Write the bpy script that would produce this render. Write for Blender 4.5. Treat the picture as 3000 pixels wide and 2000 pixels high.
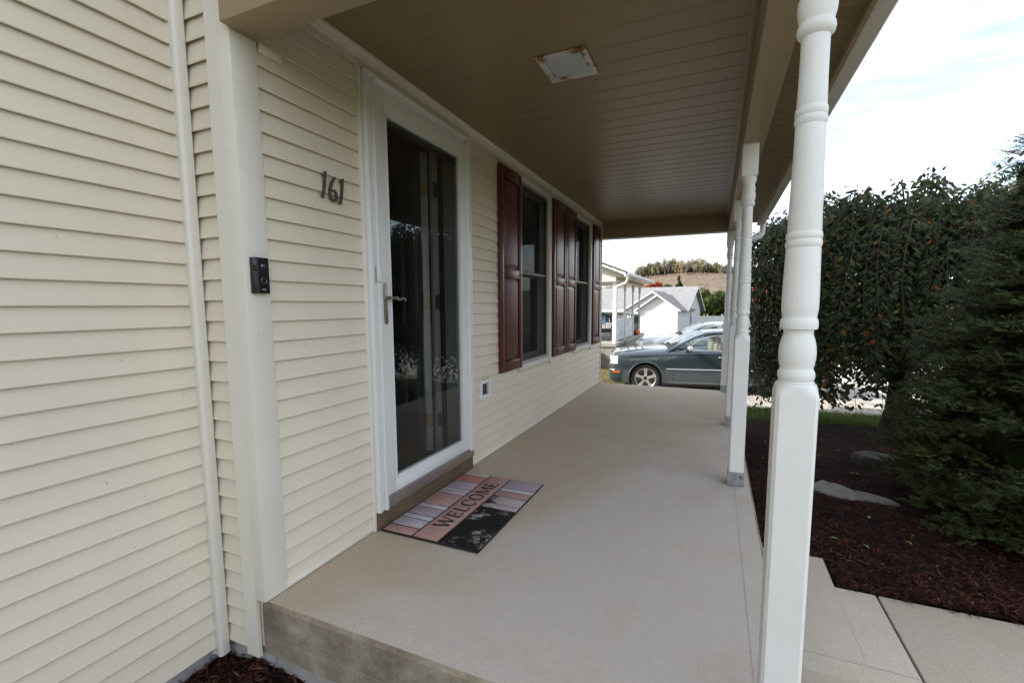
import bpy, bmesh, math, random
from math import sin, cos, pi, radians, sqrt, atan2
from mathutils import Vector, Matrix, noise

# ------------------------------------------------------------------ scene, camera, sky, sun, exposure
for o in list(bpy.data.objects):
    bpy.data.objects.remove(o, do_unlink=True)
S = bpy.context.scene
COL = S.collection

camd = bpy.data.cameras.new('camera')
cam = bpy.data.objects.new('camera', camd)
COL.objects.link(cam)
S.camera = cam
camd.sensor_width = 36.0
camd.lens = 15.99
camd.shift_x = -0.00693
camd.shift_y = 0.01077
camd.clip_start = 0.05
camd.clip_end = 3000


def aim(yaw, pitch, roll):
    yaw, pitch, roll = radians(yaw), radians(pitch), radians(roll)
    f = Vector((-sin(yaw) * cos(pitch), cos(yaw) * cos(pitch), -sin(pitch)))
    r = Vector((cos(yaw), sin(yaw), 0))
    d = f.cross(r)
    r2 = cos(roll) * r + sin(roll) * d
    d2 = -sin(roll) * r + cos(roll) * d
    return Matrix((r2, -d2, -f)).transposed()


cam.matrix_world = Matrix.Translation((1.53, 0.0, 1.11)) @ aim(23.317, 5.868, 0.207).to_4x4()

SUN_AZ, SUN_EL = 22.0, 35.0          # sun stands behind the house, to the left of the porch
sdir = Vector((-cos(radians(SUN_AZ)) * cos(radians(SUN_EL)), -sin(radians(SUN_AZ)) * cos(radians(SUN_EL)), sin(radians(SUN_EL))))
sund = bpy.data.lights.new('sun', 'SUN')
sund.energy = 3.2
sund.angle = radians(0.6)
sund.color = (1.0, 0.95, 0.87)
sun = bpy.data.objects.new('sun', sund)
COL.objects.link(sun)
sun.rotation_euler = sdir.to_track_quat('Z', 'Y').to_euler()
sun.location = (-20, -10, 20)

world = bpy.data.worlds.new('World')
S.world = world
world.use_nodes = True
wn, wl = world.node_tree.nodes, world.node_tree.links
wn.clear()
wout = wn.new('ShaderNodeOutputWorld')
bg = wn.new('ShaderNodeBackground')
bg.inputs['Strength'].default_value = 0.13
sky = wn.new('ShaderNodeTexSky')
sky.sky_type = 'NISHITA'
sky.sun_disc = False
sky.sun_elevation = radians(SUN_EL)
sky.sun_rotation = atan2(sdir.x, sdir.y)
sky.air_density = 1.0
sky.dust_density = 1.6
# high thin cloud over most of the sky: flattened noise on the view direction, projected onto a cloud layer
tc = wn.new('ShaderNodeTexCoord')
sep = wn.new('ShaderNodeSeparateXYZ')
wl.new(tc.outputs['Generated'], sep.inputs[0])
mx = wn.new('ShaderNodeMath'); mx.operation = 'MAXIMUM'; mx.inputs[1].default_value = 0.0
wl.new(sep.outputs['Z'], mx.inputs[0])
ad = wn.new('ShaderNodeMath'); ad.operation = 'ADD'; ad.inputs[1].default_value = 0.16
wl.new(mx.outputs[0], ad.inputs[0])
dx = wn.new('ShaderNodeMath'); dx.operation = 'DIVIDE'
dy = wn.new('ShaderNodeMath'); dy.operation = 'DIVIDE'
wl.new(sep.outputs['X'], dx.inputs[0]); wl.new(ad.outputs[0], dx.inputs[1])
wl.new(sep.outputs['Y'], dy.inputs[0]); wl.new(ad.outputs[0], dy.inputs[1])
cmb = wn.new('ShaderNodeCombineXYZ')
wl.new(dx.outputs[0], cmb.inputs[0]); wl.new(dy.outputs[0], cmb.inputs[1])
mp = wn.new('ShaderNodeMapping')
mp.inputs['Rotation'].default_value = (0, 0, 0.5)
mp.inputs['Scale'].default_value = (1.0, 2.2, 1.0)
wl.new(cmb.outputs[0], mp.inputs[0])
n1 = wn.new('ShaderNodeTexNoise')
n1.inputs['Scale'].default_value = 2.4
n1.inputs['Detail'].default_value = 9
n1.inputs['Roughness'].default_value = 0.58
n1.inputs['Distortion'].default_value = 0.5
wl.new(mp.outputs[0], n1.inputs['Vector'])
rp = wn.new('ShaderNodeValToRGB')
rp.color_ramp.elements[0].position = 0.42
rp.color_ramp.elements[0].color = (0.18, 0.18, 0.18, 1)
rp.color_ramp.elements[1].position = 0.69
rp.color_ramp.elements[1].color = (0.95, 0.95, 0.95, 1)
wl.new(n1.outputs['Fac'], rp.inputs[0])
cmix = wn.new('ShaderNodeMixRGB')
n2 = wn.new('ShaderNodeTexNoise')          # thicker and thinner cloud
n2.inputs['Scale'].default_value = 5.5
n2.inputs['Detail'].default_value = 8
n2.inputs['Roughness'].default_value = 0.6
wl.new(mp.outputs[0], n2.inputs['Vector'])
rp2 = wn.new('ShaderNodeValToRGB')
rp2.color_ramp.elements[0].position = 0.30
rp2.color_ramp.elements[0].color = (0.56, 0.585, 0.62, 1)
rp2.color_ramp.elements[1].position = 0.68
rp2.color_ramp.elements[1].color = (1.0, 0.968, 0.925, 1)
wl.new(n2.outputs['Fac'], rp2.inputs[0])
csc = wn.new('ShaderNodeMixRGB')
csc.blend_type = 'MULTIPLY'
csc.inputs[0].default_value = 1.0
csc.inputs[2].default_value = (8.0, 8.0, 8.0, 1)
wl.new(rp2.outputs[0], csc.inputs[1])
wl.new(csc.outputs[0], cmix.inputs[2])
wl.new(rp.outputs[0], cmix.inputs[0])
wl.new(sky.outputs[0], cmix.inputs[1])
wl.new(cmix.outputs[0], bg.inputs['Color'])
wl.new(bg.outputs[0], wout.inputs[0])

S.view_settings.view_transform = 'Standard'
S.view_settings.look = 'None'
S.view_settings.gamma = 1.0
S.view_settings.use_curve_mapping = False
S.view_settings.exposure = 1.52
S.render.resolution_x, S.render.resolution_y = 1024, 682
S.render.engine = 'CYCLES'
S.cycles.max_bounces = 6
S.cycles.diffuse_bounces = 3
S.cycles.caustics_reflective = False
S.cycles.caustics_refractive = False
S.cycles.transparent_max_bounces = 8

# ------------------------------------------------------------------ materials
MATS = {}


class NT:
    def __init__(self, name):
        self.m = bpy.data.materials.new(name)
        self.m.use_nodes = True
        self.n, self.l = self.m.node_tree.nodes, self.m.node_tree.links
        self.b = self.n['Principled BSDF']
        self.out = self.n['Material Output']
        self.tc = None

    def coord(self, kind='Object', scale=(1, 1, 1), rot=(0, 0, 0)):
        t = self.n.new('ShaderNodeTexCoord')
        m = self.n.new('ShaderNodeMapping')
        m.inputs['Scale'].default_value = scale
        m.inputs['Rotation'].default_value = rot
        if kind == 'World':
            g = self.n.new('ShaderNodeNewGeometry')
            self.l.new(g.outputs['Position'], m.inputs[0])
        else:
            self.l.new(t.outputs[kind], m.inputs[0])
        return m.outputs[0]

    def noise(self, vec, scale, detail=4, rough=0.55, dist=0.0):
        t = self.n.new('ShaderNodeTexNoise')
        t.inputs['Scale'].default_value = scale
        t.inputs['Detail'].default_value = detail
        t.inputs['Roughness'].default_value = rough
        t.inputs['Distortion'].default_value = dist
        self.l.new(vec, t.inputs['Vector'])
        return t.outputs['Fac']

    def voro(self, vec, scale, feature='F1', out='Distance'):
        t = self.n.new('ShaderNodeTexVoronoi')
        t.feature = feature
        t.inputs['Scale'].default_value = scale
        self.l.new(vec, t.inputs['Vector'])
        return t.outputs[out]

    def ramp(self, fac, stops, interp='LINEAR'):
        r = self.n.new('ShaderNodeValToRGB')
        r.color_ramp.interpolation = interp
        el = r.color_ramp.elements
        while len(el) < len(stops):
            el.new(0.5)
        for e, (p, c) in zip(el, stops):
            e.position = p
            e.color = (c[0], c[1], c[2], 1) if not isinstance(c, (int, float)) else (c, c, c, 1)
        self.l.new(fac, r.inputs[0])
        return r.outputs[0]

    def mix(self, fac, a, b, blend='MIX'):
        m = self.n.new('ShaderNodeMixRGB')
        m.blend_type = blend
        for i, v in ((0, fac), (1, a), (2, b)):
            if isinstance(v, (int, float)):
                m.inputs[i].default_value = v if i == 0 else (v, v, v, 1)
            elif isinstance(v, tuple):
                m.inputs[i].default_value = (v[0], v[1], v[2], 1)
            else:
                self.l.new(v, m.inputs[i])
        return m.outputs[0]

    def math(self, op, a, b=0.0):
        m = self.n.new('ShaderNodeMath')
        m.operation = op
        for i, v in ((0, a), (1, b)):
            if isinstance(v, (int, float)):
                m.inputs[i].default_value = v
            else:
                self.l.new(v, m.inputs[i])
        return m.outputs[0]

    def col(self, c):
        if isinstance(c, tuple):
            self.b.inputs['Base Color'].default_value = (c[0], c[1], c[2], 1)
        else:
            self.l.new(c, self.b.inputs['Base Color'])

    def bump(self, h, strength=0.3, dist=0.01):
        b = self.n.new('ShaderNodeBump')
        b.inputs['Strength'].default_value = strength
        b.inputs['Distance'].default_value = dist
        self.l.new(h, b.inputs['Height'])
        self.l.new(b.outputs[0], self.b.inputs['Normal'])

    def set(self, **k):
        for kk, v in k.items():
            nm = {'rough': 'Roughness', 'metal': 'Metallic', 'spec': 'Specular IOR Level', 'coat': 'Coat Weight', 'coatr': 'Coat Roughness', 'trans': 'Transmission Weight', 'ior': 'IOR', 'alpha': 'Alpha'}[kk]
            if isinstance(v, (int, float)):
                self.b.inputs[nm].default_value = v
            else:
                self.l.new(v, self.b.inputs[nm])
        return self


def plain(name, c, rough=0.5, metal=0.0, var=0.08, scale=6.0, bump=0.0, bscale=60, spec=0.5, coat=0.0, kind='World'):
    t = NT(name)
    v = t.coord(kind)
    f = t.noise(v, scale, 6, 0.6)
    lo = tuple(x * (1 - var) for x in c)
    hi = tuple(min(1, x * (1 + var)) for x in c)
    t.col(t.ramp(f, [(0.3, lo), (0.7, hi)]))
    t.set(rough=rough, metal=metal, spec=spec, coat=coat)
    if bump:
        t.bump(t.noise(v, bscale, 4), bump, 0.004)
    MATS[name] = t.m
    return t.m


def m_vinyl(name, c, stretch, rough=0.42):
    t = NT(name)
    v = t.coord('World', stretch)
    w = t.coord('World')
    g = t.noise(v, 30, 5, 0.6)
    big = t.noise(w, 1.3, 4, 0.6)
    base = t.ramp(big, [(0.3, tuple(x * 0.95 for x in c)), (0.7, tuple(x * 1.03 for x in c))])
    spots = t.ramp(t.noise(w, 55, 2, 0.5), [(0.0, 0.0), (0.745, 0.0), (0.775, 1.0)])
    grime = t.ramp(t.noise(w, 7.0, 7, 0.72), [(0.5, 0.0), (0.85, 0.18)])
    c1 = t.mix(grime, base, tuple(x * 0.72 for x in c))
    t.col(t.mix(t.math('MULTIPLY', spots, 0.5), c1, (0.25, 0.23, 0.20)))
    t.set(rough=rough, spec=0.35)
    t.bump(t.mix(0.35, g, big), 0.16, 0.004)
    MATS[name] = t.m
    return t.m


CREAM = (0.735, 0.655, 0.530)
m_vinyl('siding', CREAM, (1, 0.12, 6))
m_vinyl('siding_x', CREAM, (0.12, 1, 6))
m_vinyl('trim_cream', (0.75, 0.71, 0.635), (3, 3, 0.15), 0.38)
m_vinyl('ceiling_vinyl', (0.270, 0.198, 0.108), (0.12, 6, 1), 0.33)  # toned down: deeper shade under the porch roof is put into the colour
m_vinyl('beam_wrap', (0.345, 0.265, 0.165), (0.3, 0.3, 2), 0.40)  # beams darkened in colour too, to deepen the shade below the roof
t = NT('white_paint')
w = t.coord('World')
bs = t.noise(t.coord('World', (1, 1, 0.06)), 120, 4, 0.6)
sm = t.noise(w, 2.5, 6, 0.65)
c = t.ramp(sm, [(0.3, (0.77, 0.765, 0.745)), (0.65, (0.83, 0.83, 0.82))])
ch_ = t.ramp(t.math('ADD', t.noise(w, 34, 5, 0.75), t.math('MULTIPLY', t.noise(t.coord('World', (1, 1, 0.3)), 9, 2, 0.5), 0.35)), [(0.885, 0.0), (0.905, 1.0)])
c = t.mix(t.math('MULTIPLY', ch_, 0.75), c, (0.33, 0.29, 0.24))
t.col(c)
t.set(rough=0.48, spec=0.4)
t.bump(t.mix(0.4, bs, sm), 0.22, 0.004)
MATS['white_paint'] = t.m
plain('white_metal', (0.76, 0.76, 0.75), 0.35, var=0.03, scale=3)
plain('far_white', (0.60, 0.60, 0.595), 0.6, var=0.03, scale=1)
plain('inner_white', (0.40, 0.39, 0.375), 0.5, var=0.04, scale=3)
plain('black_rubber', (0.012, 0.012, 0.012), 0.75, var=0.3, scale=30, bump=0.2, bscale=300)
plain('black_plastic', (0.010, 0.010, 0.011), 0.22, var=0.1)
plain('dark_metal', (0.10, 0.097, 0.088), 0.45, metal=0.6, var=0.25, scale=40)
plain('nickel', (0.42, 0.37, 0.30), 0.28, metal=1.0, var=0.1, scale=20)
plain('brass', (0.30, 0.24, 0.13), 0.45, metal=0.9, var=0.2, scale=30)
plain('alu_sill', (0.38, 0.34, 0.31), 0.38, metal=0.75, var=0.12, scale=9)
plain('maroon', (0.085, 0.0145, 0.0105), 0.34, var=0.10, scale=4, bump=0.06, bscale=50, spec=0.5)
plain('foundation', (0.36, 0.35, 0.345), 0.9, var=0.14, scale=9, bump=0.4, bscale=60)
plain('dark_gap', (0.01, 0.009, 0.008), 0.9, var=0.1)
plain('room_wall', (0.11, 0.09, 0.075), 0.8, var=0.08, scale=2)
plain('bell_brown', (0.016, 0.009, 0.007), 0.35, metal=0.3, var=0.1)
plain('bark', (0.055, 0.045, 0.038), 0.9, var=0.35, scale=25, bump=0.7, bscale=45)
plain('twig', (0.085, 0.055, 0.040), 0.8, var=0.3, scale=20)
plain('needle_twig', (0.030, 0.022, 0.015), 0.9, var=0.3, scale=20)
plain('asphalt_tyre', (0.016, 0.016, 0.017), 0.7, var=0.2, scale=40)
plain('chrome', (0.75, 0.75, 0.76), 0.12, metal=1.0, var=0.03)
plain('alloy', (0.55, 0.54, 0.52), 0.32, metal=0.85, var=0.08, scale=12)
plain('lamp_lens', (0.70, 0.72, 0.66), 0.10, var=0.05, spec=0.8)
plain('orange_lens', (0.55, 0.10, 0.02), 0.15, var=0.1)
plain('red_lens', (0.35, 0.01, 0.01), 0.15, var=0.1)
plain('car_glass', (0.020, 0.028, 0.030), 0.03, var=0.05, spec=1.0)
plain('car_dark', (0.012, 0.012, 0.013), 0.6, var=0.2)
plain('seat_beige', (0.35, 0.30, 0.24), 0.8)
plain('pumpkin', (0.55, 0.12, 0.012), 0.5, var=0.25, scale=8)
plain('stem_green', (0.10, 0.12, 0.03), 0.8)
plain('wicker', (0.012, 0.011, 0.010), 0.7, var=0.3, scale=60)
plain('blue_paint', (0.07, 0.20, 0.42), 0.5, var=0.05)
plain('deck_grey', (0.30, 0.28, 0.25), 0.85, var=0.15, scale=3)
plain('deck_side', (0.26, 0.23, 0.19), 0.9, var=0.25, scale=5, bump=0.4)
plain('rail_grey', (0.50, 0.50, 0.50), 0.7, var=0.06, scale=5)
plain('red_roof', (0.52, 0.06, 0.05), 0.5, var=0.1, scale=2)
plain('white_flower', (0.62, 0.60, 0.70), 0.7)
plain('stone', (0.20, 0.19, 0.155), 0.9, var=0.25, scale=14, bump=0.7, bscale=70)
plain('stone_dark', (0.075, 0.068, 0.056), 0.9, var=0.25, scale=14, bump=0.7, bscale=70)
plain('rust_soil', (0.02, 0.012, 0.008), 1.0, var=0.3, scale=20)
plain('birch', (0.55, 0.52, 0.47), 0.9, var=0.2, scale=2)
plain('galv', (0.33, 0.35, 0.37), 0.45, metal=0.6, var=0.25, scale=40)


def car_paint(name, c):
    t = NT(name)
    t.col(c)
    t.set(rough=0.26, metal=0.55, coat=1.0, coatr=0.03)
    MATS[name] = t.m


car_paint('paint_slate', (0.056, 0.076, 0.090))
car_paint('paint_silver', (0.42, 0.46, 0.49))
car_paint('paint_white', (0.75, 0.76, 0.78))
car_paint('paint_navy', (0.02, 0.03, 0.09))


def m_concrete(name, base, stain, gray, speck=0.5, broom=(1, 1, 1), worn_from=None):
    t = NT(name)
    w = t.coord('World')
    big = t.noise(w, 0.62, 6, 0.6, 0.7)
    mid = t.noise(w, 4.5, 7, 0.66)
    fine = t.noise(w, 160, 3, 0.6)
    br = t.noise(t.coord('World', broom), 26, 3, 0.6)
    big_ = big
    if worn_from:            # traffic has cleaned the near end; the tan film survives farther along the wall
        sp = t.n.new('ShaderNodeSeparateXYZ'); t.l.new(w, sp.inputs[0])
        far = t.math('MULTIPLY', t.math('SUBTRACT', t.math('SUBTRACT', t.math('MULTIPLY', sp.outputs['Y'], 0.6), t.math('MULTIPLY', sp.outputs['X'], 1.3)), worn_from), 0.30)
        big_ = t.math('ADD', big, t.math('MINIMUM', t.math('MAXIMUM', far, -0.16), 0.10))
    c = t.mix(t.ramp(big_, [(0.40, 0.0), (0.58, 1.0)]), gray, base)
    c = t.mix(t.ramp(mid, [(0.52, 0.0), (0.82, 0.6)]), c, stain)
    c = t.mix(t.ramp(t.noise(w, 11, 8, 0.7), [(0.55, 0.0), (0.85, 0.5)]), c, tuple(x * 1.22 for x in gray))
    c = t.mix(0.38, c, t.ramp(fine, [(0.25, 0.35), (0.75, 1.0)]), 'MULTIPLY')
    pit = t.voro(w, 95)
    keep = t.noise(w, 19, 2, 0.5)
    dots = t.math('MULTIPLY', t.ramp(pit, [(0.0, 1.0), (0.10, 1.0), (0.17, 0.0)]), t.ramp(keep, [(0.50, 0.0), (0.62, 1.0)]))
    c = t.mix(t.math('MULTIPLY', dots, speck), c, (0.07, 0.065, 0.06))
    c = t.mix(0.20, c, t.ramp(br, [(0.3, 0.55), (0.7, 1.0)]), 'MULTIPLY')
    t.col(c)
    t.set(rough=0.80, spec=0.3)
    h = t.mix(0.5, fine, br)
    t.bump(t.mix(t.math('MULTIPLY', dots, 0.8), h, 0.0), 0.25, 0.003)
    MATS[name] = t.m


m_concrete('concrete_porch', (0.585, 0.480, 0.350), (0.56, 0.45, 0.32), (0.645, 0.585, 0.515), 0.55, (1.0, 14.0, 1.0), 0.35)
m_concrete('concrete_walk', (0.63, 0.555, 0.445), (0.56, 0.475, 0.37), (0.65, 0.575, 0.475), 1.0, (14, 1, 1))


def m_slab_face():
    t = NT('concrete_face')
    w = t.coord('World')
    a = t.noise(w, 5, 8, 0.7, 0.4)
    c = t.ramp(a, [(0.30, (0.15, 0.12, 0.085)), (0.50, (0.27, 0.225, 0.165)), (0.70, (0.45, 0.385, 0.30))])
    s = t.noise(t.coord('World', (0.6, 1, 34)), 3.0, 3, 0.6)
    c = t.mix(t.ramp(s, [(0.62, 0.0), (0.68, 0.35)]), c, (0.48, 0.42, 0.34))
    c = t.mix(t.ramp(t.noise(w, 40, 6, 0.7), [(0.5, 0.0), (0.8, 0.55)]), c, (0.42, 0.36, 0.29))
    c = t.mix(t.ramp(t.noise(w, 9, 5, 0.7), [(0.6, 0.0), (0.8, 0.5)]), c, (0.09, 0.075, 0.06))
    t.col(c)
    t.set(rough=0.9)
    t.bump(t.noise(w, 45, 7, 0.7), 0.6, 0.008)
    MATS['concrete_face'] = t.m


m_slab_face()


def m_wood(name, c1, c2, stretch):
    t = NT(name)
    v = t.coord('World', stretch)
    a = t.noise(v, 5, 7, 0.65, 1.2)
    b = t.noise(v, 24, 5, 0.6, 0.5)
    c = t.ramp(a, [(0.30, c1), (0.50, c2), (0.70, tuple(x * 1.6 for x in c2))])
    c = t.mix(t.ramp(b, [(0.55, 0.0), (0.75, 0.7)]), c, tuple(x * 0.5 for x in c1))
    t.col(c)
    t.set(rough=0.75)
    t.bump(b, 0.4, 0.003)
    MATS[name] = t.m


m_wood('wood_sill', (0.055, 0.034, 0.020), (0.115, 0.072, 0.042), (9, 0.9, 9))
m_wood('wood_floor', (0.045, 0.018, 0.008), (0.09, 0.036, 0.016), (6, 0.8, 6))


def m_island(name, stops, rough=0.6, transl=0.0, spec=0.4, nscale=3.0, nvar=0.3):
    t = NT(name)
    g = t.n.new('ShaderNodeNewGeometry')
    c = t.ramp(g.outputs['Random Per Island'], stops)
    n = t.noise(t.coord('World'), nscale, 3, 0.5)
    c = t.mix(1.0, c, t.ramp(n, [(0.3, 1 - nvar), (0.7, 1.0)]), 'MULTIPLY')
    t.col(c)
    t.set(rough=rough, spec=spec)
    if transl:
        tr = t.n.new('ShaderNodeBsdfTranslucent')
        t.l.new(c, tr.inputs['Color'])
        ms = t.n.new('ShaderNodeMixShader')
        ms.inputs[0].default_value = transl
        t.l.new(t.b.outputs[0], ms.inputs[1])
        t.l.new(tr.outputs[0], ms.inputs[2])
        t.l.new(ms.outputs[0], t.out.inputs[0])
    MATS[name] = t.m
    return t


m_island('leaf_weeping', [(0.0, (0.026, 0.044, 0.019)), (0.35, (0.040, 0.064, 0.026)), (0.75, (0.062, 0.084, 0.031)), (0.93, (0.100, 0.135, 0.038)),
                          (0.955, (0.15, 0.20, 0.035)), (0.972, (0.16, 0.055, 0.018)), (0.99, (0.26, 0.085, 0.02)), (1.0, (0.30, 0.15, 0.02))], 0.55, 0.25, 0.28, 1.4, 0.25)
m_island('needles', [(0.0, (0.020, 0.036, 0.010)), (0.5, (0.044, 0.070, 0.016)), (0.88, (0.090, 0.118, 0.027)), (1.0, (0.135, 0.110, 0.034))], 0.6, 0.0, 0.25, 1.1, 0.35)
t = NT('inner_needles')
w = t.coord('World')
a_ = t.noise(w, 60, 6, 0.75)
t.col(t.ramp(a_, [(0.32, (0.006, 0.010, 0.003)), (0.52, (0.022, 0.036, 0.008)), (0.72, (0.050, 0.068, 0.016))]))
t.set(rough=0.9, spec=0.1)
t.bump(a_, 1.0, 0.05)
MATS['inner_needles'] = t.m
m_island('mulch_chip', [(0.0, (0.016, 0.0055, 0.0036)), (0.45, (0.044, 0.0140, 0.0080)), (0.80, (0.082, 0.027, 0.015)), (0.96, (0.14, 0.052, 0.028)), (1.0, (0.21, 0.10, 0.055))], 0.85, 0, 0.2, 2.0, 0.3)
m_island('grass_blade', [(0.0, (0.070, 0.115, 0.022)), (0.6, (0.115, 0.170, 0.036)), (0.9, (0.17, 0.195, 0.055)), (1.0, (0.22, 0.19, 0.09))], 0.6, 0.3, 0.3, 1.5, 0.25)
m_island('dry_blade', [(0.0, (0.16, 0.14, 0.055)), (0.6, (0.30, 0.24, 0.12)), (1.0, (0.42, 0.36, 0.20))], 0.7, 0.25, 0.3, 1.5, 0.2)
m_island('gravel_stone', [(0.0, (0.18, 0.165, 0.14)), (0.4, (0.33, 0.30, 0.26)), (0.8, (0.47, 0.44, 0.39)), (1.0, (0.60, 0.57, 0.52))], 0.85, 0, 0.3, 4.0, 0.15)
for nm, cs in {'autumn_green': ((0.17, 0.175, 0.10), (0.27, 0.265, 0.15), (0.36, 0.34, 0.20)),
               'autumn_gold': ((0.30, 0.235, 0.13), (0.39, 0.31, 0.17), (0.46, 0.38, 0.22)),
               'autumn_rust': ((0.24, 0.17, 0.125), (0.31, 0.23, 0.17), (0.37, 0.29, 0.21)),
               'autumn_bare': ((0.24, 0.21, 0.175), (0.32, 0.28, 0.235), (0.40, 0.35, 0.29)),
               'maple_red': ((0.22, 0.035, 0.018), (0.36, 0.07, 0.03), (0.42, 0.14, 0.05)),
               'pine_green': ((0.035, 0.055, 0.016), (0.075, 0.105, 0.028), (0.14, 0.16, 0.045)),
               'spruce_dark': ((0.018, 0.030, 0.010), (0.035, 0.050, 0.018), (0.06, 0.075, 0.025))}.items():
    m_island(nm, [(0.0, cs[0]), (0.55, cs[1]), (1.0, cs[2])], 0.75, 0.40, 0.2, 0.5, 0.2)


def m_shingle(name, c, sc):
    t = NT(name)
    w = t.coord('Object', sc)
    br = t.n.new('ShaderNodeTexBrick')
    t.l.new(w, br.inputs['Vector'])
    br.inputs['Color1'].default_value = (c[0], c[1], c[2], 1)
    br.inputs['Color2'].default_value = (c[0] * 1.25, c[1] * 1.25, c[2] * 1.27, 1)
    br.inputs['Mortar'].default_value = (c[0] * 0.6, c[1] * 0.6, c[2] * 0.6, 1)
    br.inputs['Scale'].default_value = 1.0
    br.inputs['Mortar Size'].default_value = 0.02
    br.inputs['Brick Width'].default_value = 0.33
    br.inputs['Row Height'].default_value = 0.15
    n = t.noise(t.coord('Object'), 6, 6, 0.7)
    t.col(t.mix(0.6, br.outputs['Color'], t.ramp(n, [(0.3, 0.55), (0.7, 1.0)]), 'MULTIPLY'))
    t.set(rough=0.95, spec=0.2)
    MATS[name] = t.m


m_shingle('shingle_grey', (0.24, 0.24, 0.245), (1, 1, 1))
m_shingle('shingle_dark', (0.14, 0.13, 0.13), (1, 1, 1))


def m_ground():
    t = NT('lawn')
    w = t.coord('World')
    a = t.noise(w, 0.5, 6, 0.6)
    b = t.noise(w, 9, 6, 0.7)
    c = t.ramp(a, [(0.3, (0.075, 0.095, 0.030)), (0.55, (0.12, 0.125, 0.045)), (0.75, (0.20, 0.17, 0.08))])
    c = t.mix(0.7, c, t.ramp(b, [(0.25, 0.4), (0.75, 1.0)]), 'MULTIPLY')
    t.col(c)
    t.set(rough=0.95, spec=0.1)
    t.bump(b, 0.6, 0.03)
    MATS['lawn'] = t.m
    t = NT('mulch_soil')
    w = t.coord('World')
    a = t.noise(w, 30, 8, 0.75)
    c = t.ramp(a, [(0.3, (0.008, 0.0042, 0.0032)), (0.55, (0.020, 0.009, 0.006)), (0.75, (0.042, 0.018, 0.011))])
    t.col(c)
    t.set(rough=0.95, spec=0.15)
    t.bump(a, 1.0, 0.03)
    MATS['mulch_soil'] = t.m
    t = NT('gravel_ground')
    w = t.coord('World')
    v = t.voro(w, 24)
    a = t.noise(w, 20, 6, 0.75)
    d = t.noise(w, 0.7, 5, 0.6)
    c = t.ramp(a, [(0.25, (0.20, 0.18, 0.155)), (0.5, (0.36, 0.335, 0.30)), (0.75, (0.50, 0.47, 0.425))])
    c = t.mix(t.ramp(d, [(0.55, 0.0), (0.75, 0.45)]), c, (0.36, 0.29, 0.19))
    t.col(c)
    t.set(rough=0.95, spec=0.2)
    t.bump(v, 0.9, 0.02)
    MATS['gravel_ground'] = t.m
    t = NT('hill_field')
    w = t.coord('World', (1, 0.45, 1))
    a = t.noise(w, 0.05, 8, 0.68)
    b = t.noise(t.coord('World', (1, 0.35, 1)), 0.45, 9, 0.75)
    c = t.ramp(a, [(0.32, (0.150, 0.138, 0.088)), (0.50, (0.180, 0.148, 0.112)), (0.68, (0.155, 0.118, 0.098))])
    c = t.mix(0.75, c, t.ramp(b, [(0.28, 0.42), (0.72, 1.05)]), 'MULTIPLY')
    c = t.mix(t.ramp(t.noise(w, 0.22, 7, 0.7), [(0.62, 0.0), (0.74, 0.6)]), c, (0.105, 0.085, 0.06))
    t.col(c)
    t.set(rough=1.0, spec=0.05)
    MATS['hill_field'] = t.m


m_ground()


def m_glass(name, tint=(0.77, 0.79, 0.785), dirt=0.03):
    t = NT(name)
    fr = t.n.new('ShaderNodeFresnel'); fr.inputs['IOR'].default_value = 1.5
    tr = t.n.new('ShaderNodeBsdfTransparent'); tr.inputs['Color'].default_value = (*tint, 1)
    gl = t.n.new('ShaderNodeBsdfGlossy'); gl.inputs['Roughness'].default_value = 0.0
    ms = t.n.new('ShaderNodeMixShader')
    geo = t.n.new('ShaderNodeNewGeometry')          # same reflectance on the way in and out of the pane
    t.l.new(t.math('SUBTRACT', 1.5, t.math('MULTIPLY', geo.outputs['Backfacing'], 1.5 - 1 / 1.5)), fr.inputs['IOR'])
    f2 = t.math('MULTIPLY', fr.outputs[0], 1.1)
    t.l.new(f2, ms.inputs[0]); t.l.new(tr.outputs[0], ms.inputs[1]); t.l.new(gl.outputs[0], ms.inputs[2])
    df = t.n.new('ShaderNodeBsdfDiffuse'); df.inputs['Color'].default_value = (0.35, 0.35, 0.34, 1)
    m2 = t.n.new('ShaderNodeMixShader')
    nz = t.noise(t.coord('World'), 3.0, 7, 0.75)
    t.l.new(t.ramp(nz, [(0.4, 0.0), (0.8, dirt)]), m2.inputs[0])
    t.l.new(ms.outputs[0], m2.inputs[1]); t.l.new(df.outputs[0], m2.inputs[2])
    t.l.new(m2.outputs[0], t.out.inputs[0])
    MATS[name] = t.m


m_glass('door_glass')
m_glass('window_glass', (0.55, 0.58, 0.57), 0.05)
m_glass('auto_glass', (0.62, 0.70, 0.68), 0.02)
t = NT('insect_screen')
tr = t.n.new('ShaderNodeBsdfTransparent')
df = t.n.new('ShaderNodeBsdfDiffuse'); df.inputs['Color'].default_value = (0.035, 0.036, 0.036, 1)
ms = t.n.new('ShaderNodeMixShader'); ms.inputs[0].default_value = 0.50
t.l.new(tr.outputs[0], ms.inputs[1]); t.l.new(df.outputs[0], ms.inputs[2]); t.l.new(ms.outputs[0], t.out.inputs[0])
MATS['insect_screen'] = t.m

t = NT('frosted_lens'); t.col((0.46, 0.50, 0.50)); t.set(rough=0.35); MATS['frosted_lens'] = t.m
t = NT('bulb'); t.col((1, 0.8, 0.5)); t.b.inputs['Emission Color'].default_value = (1, 0.62, 0.25, 1); t.b.inputs['Emission Strength'].default_value = 3.0; MATS['bulb'] = t.m

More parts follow.
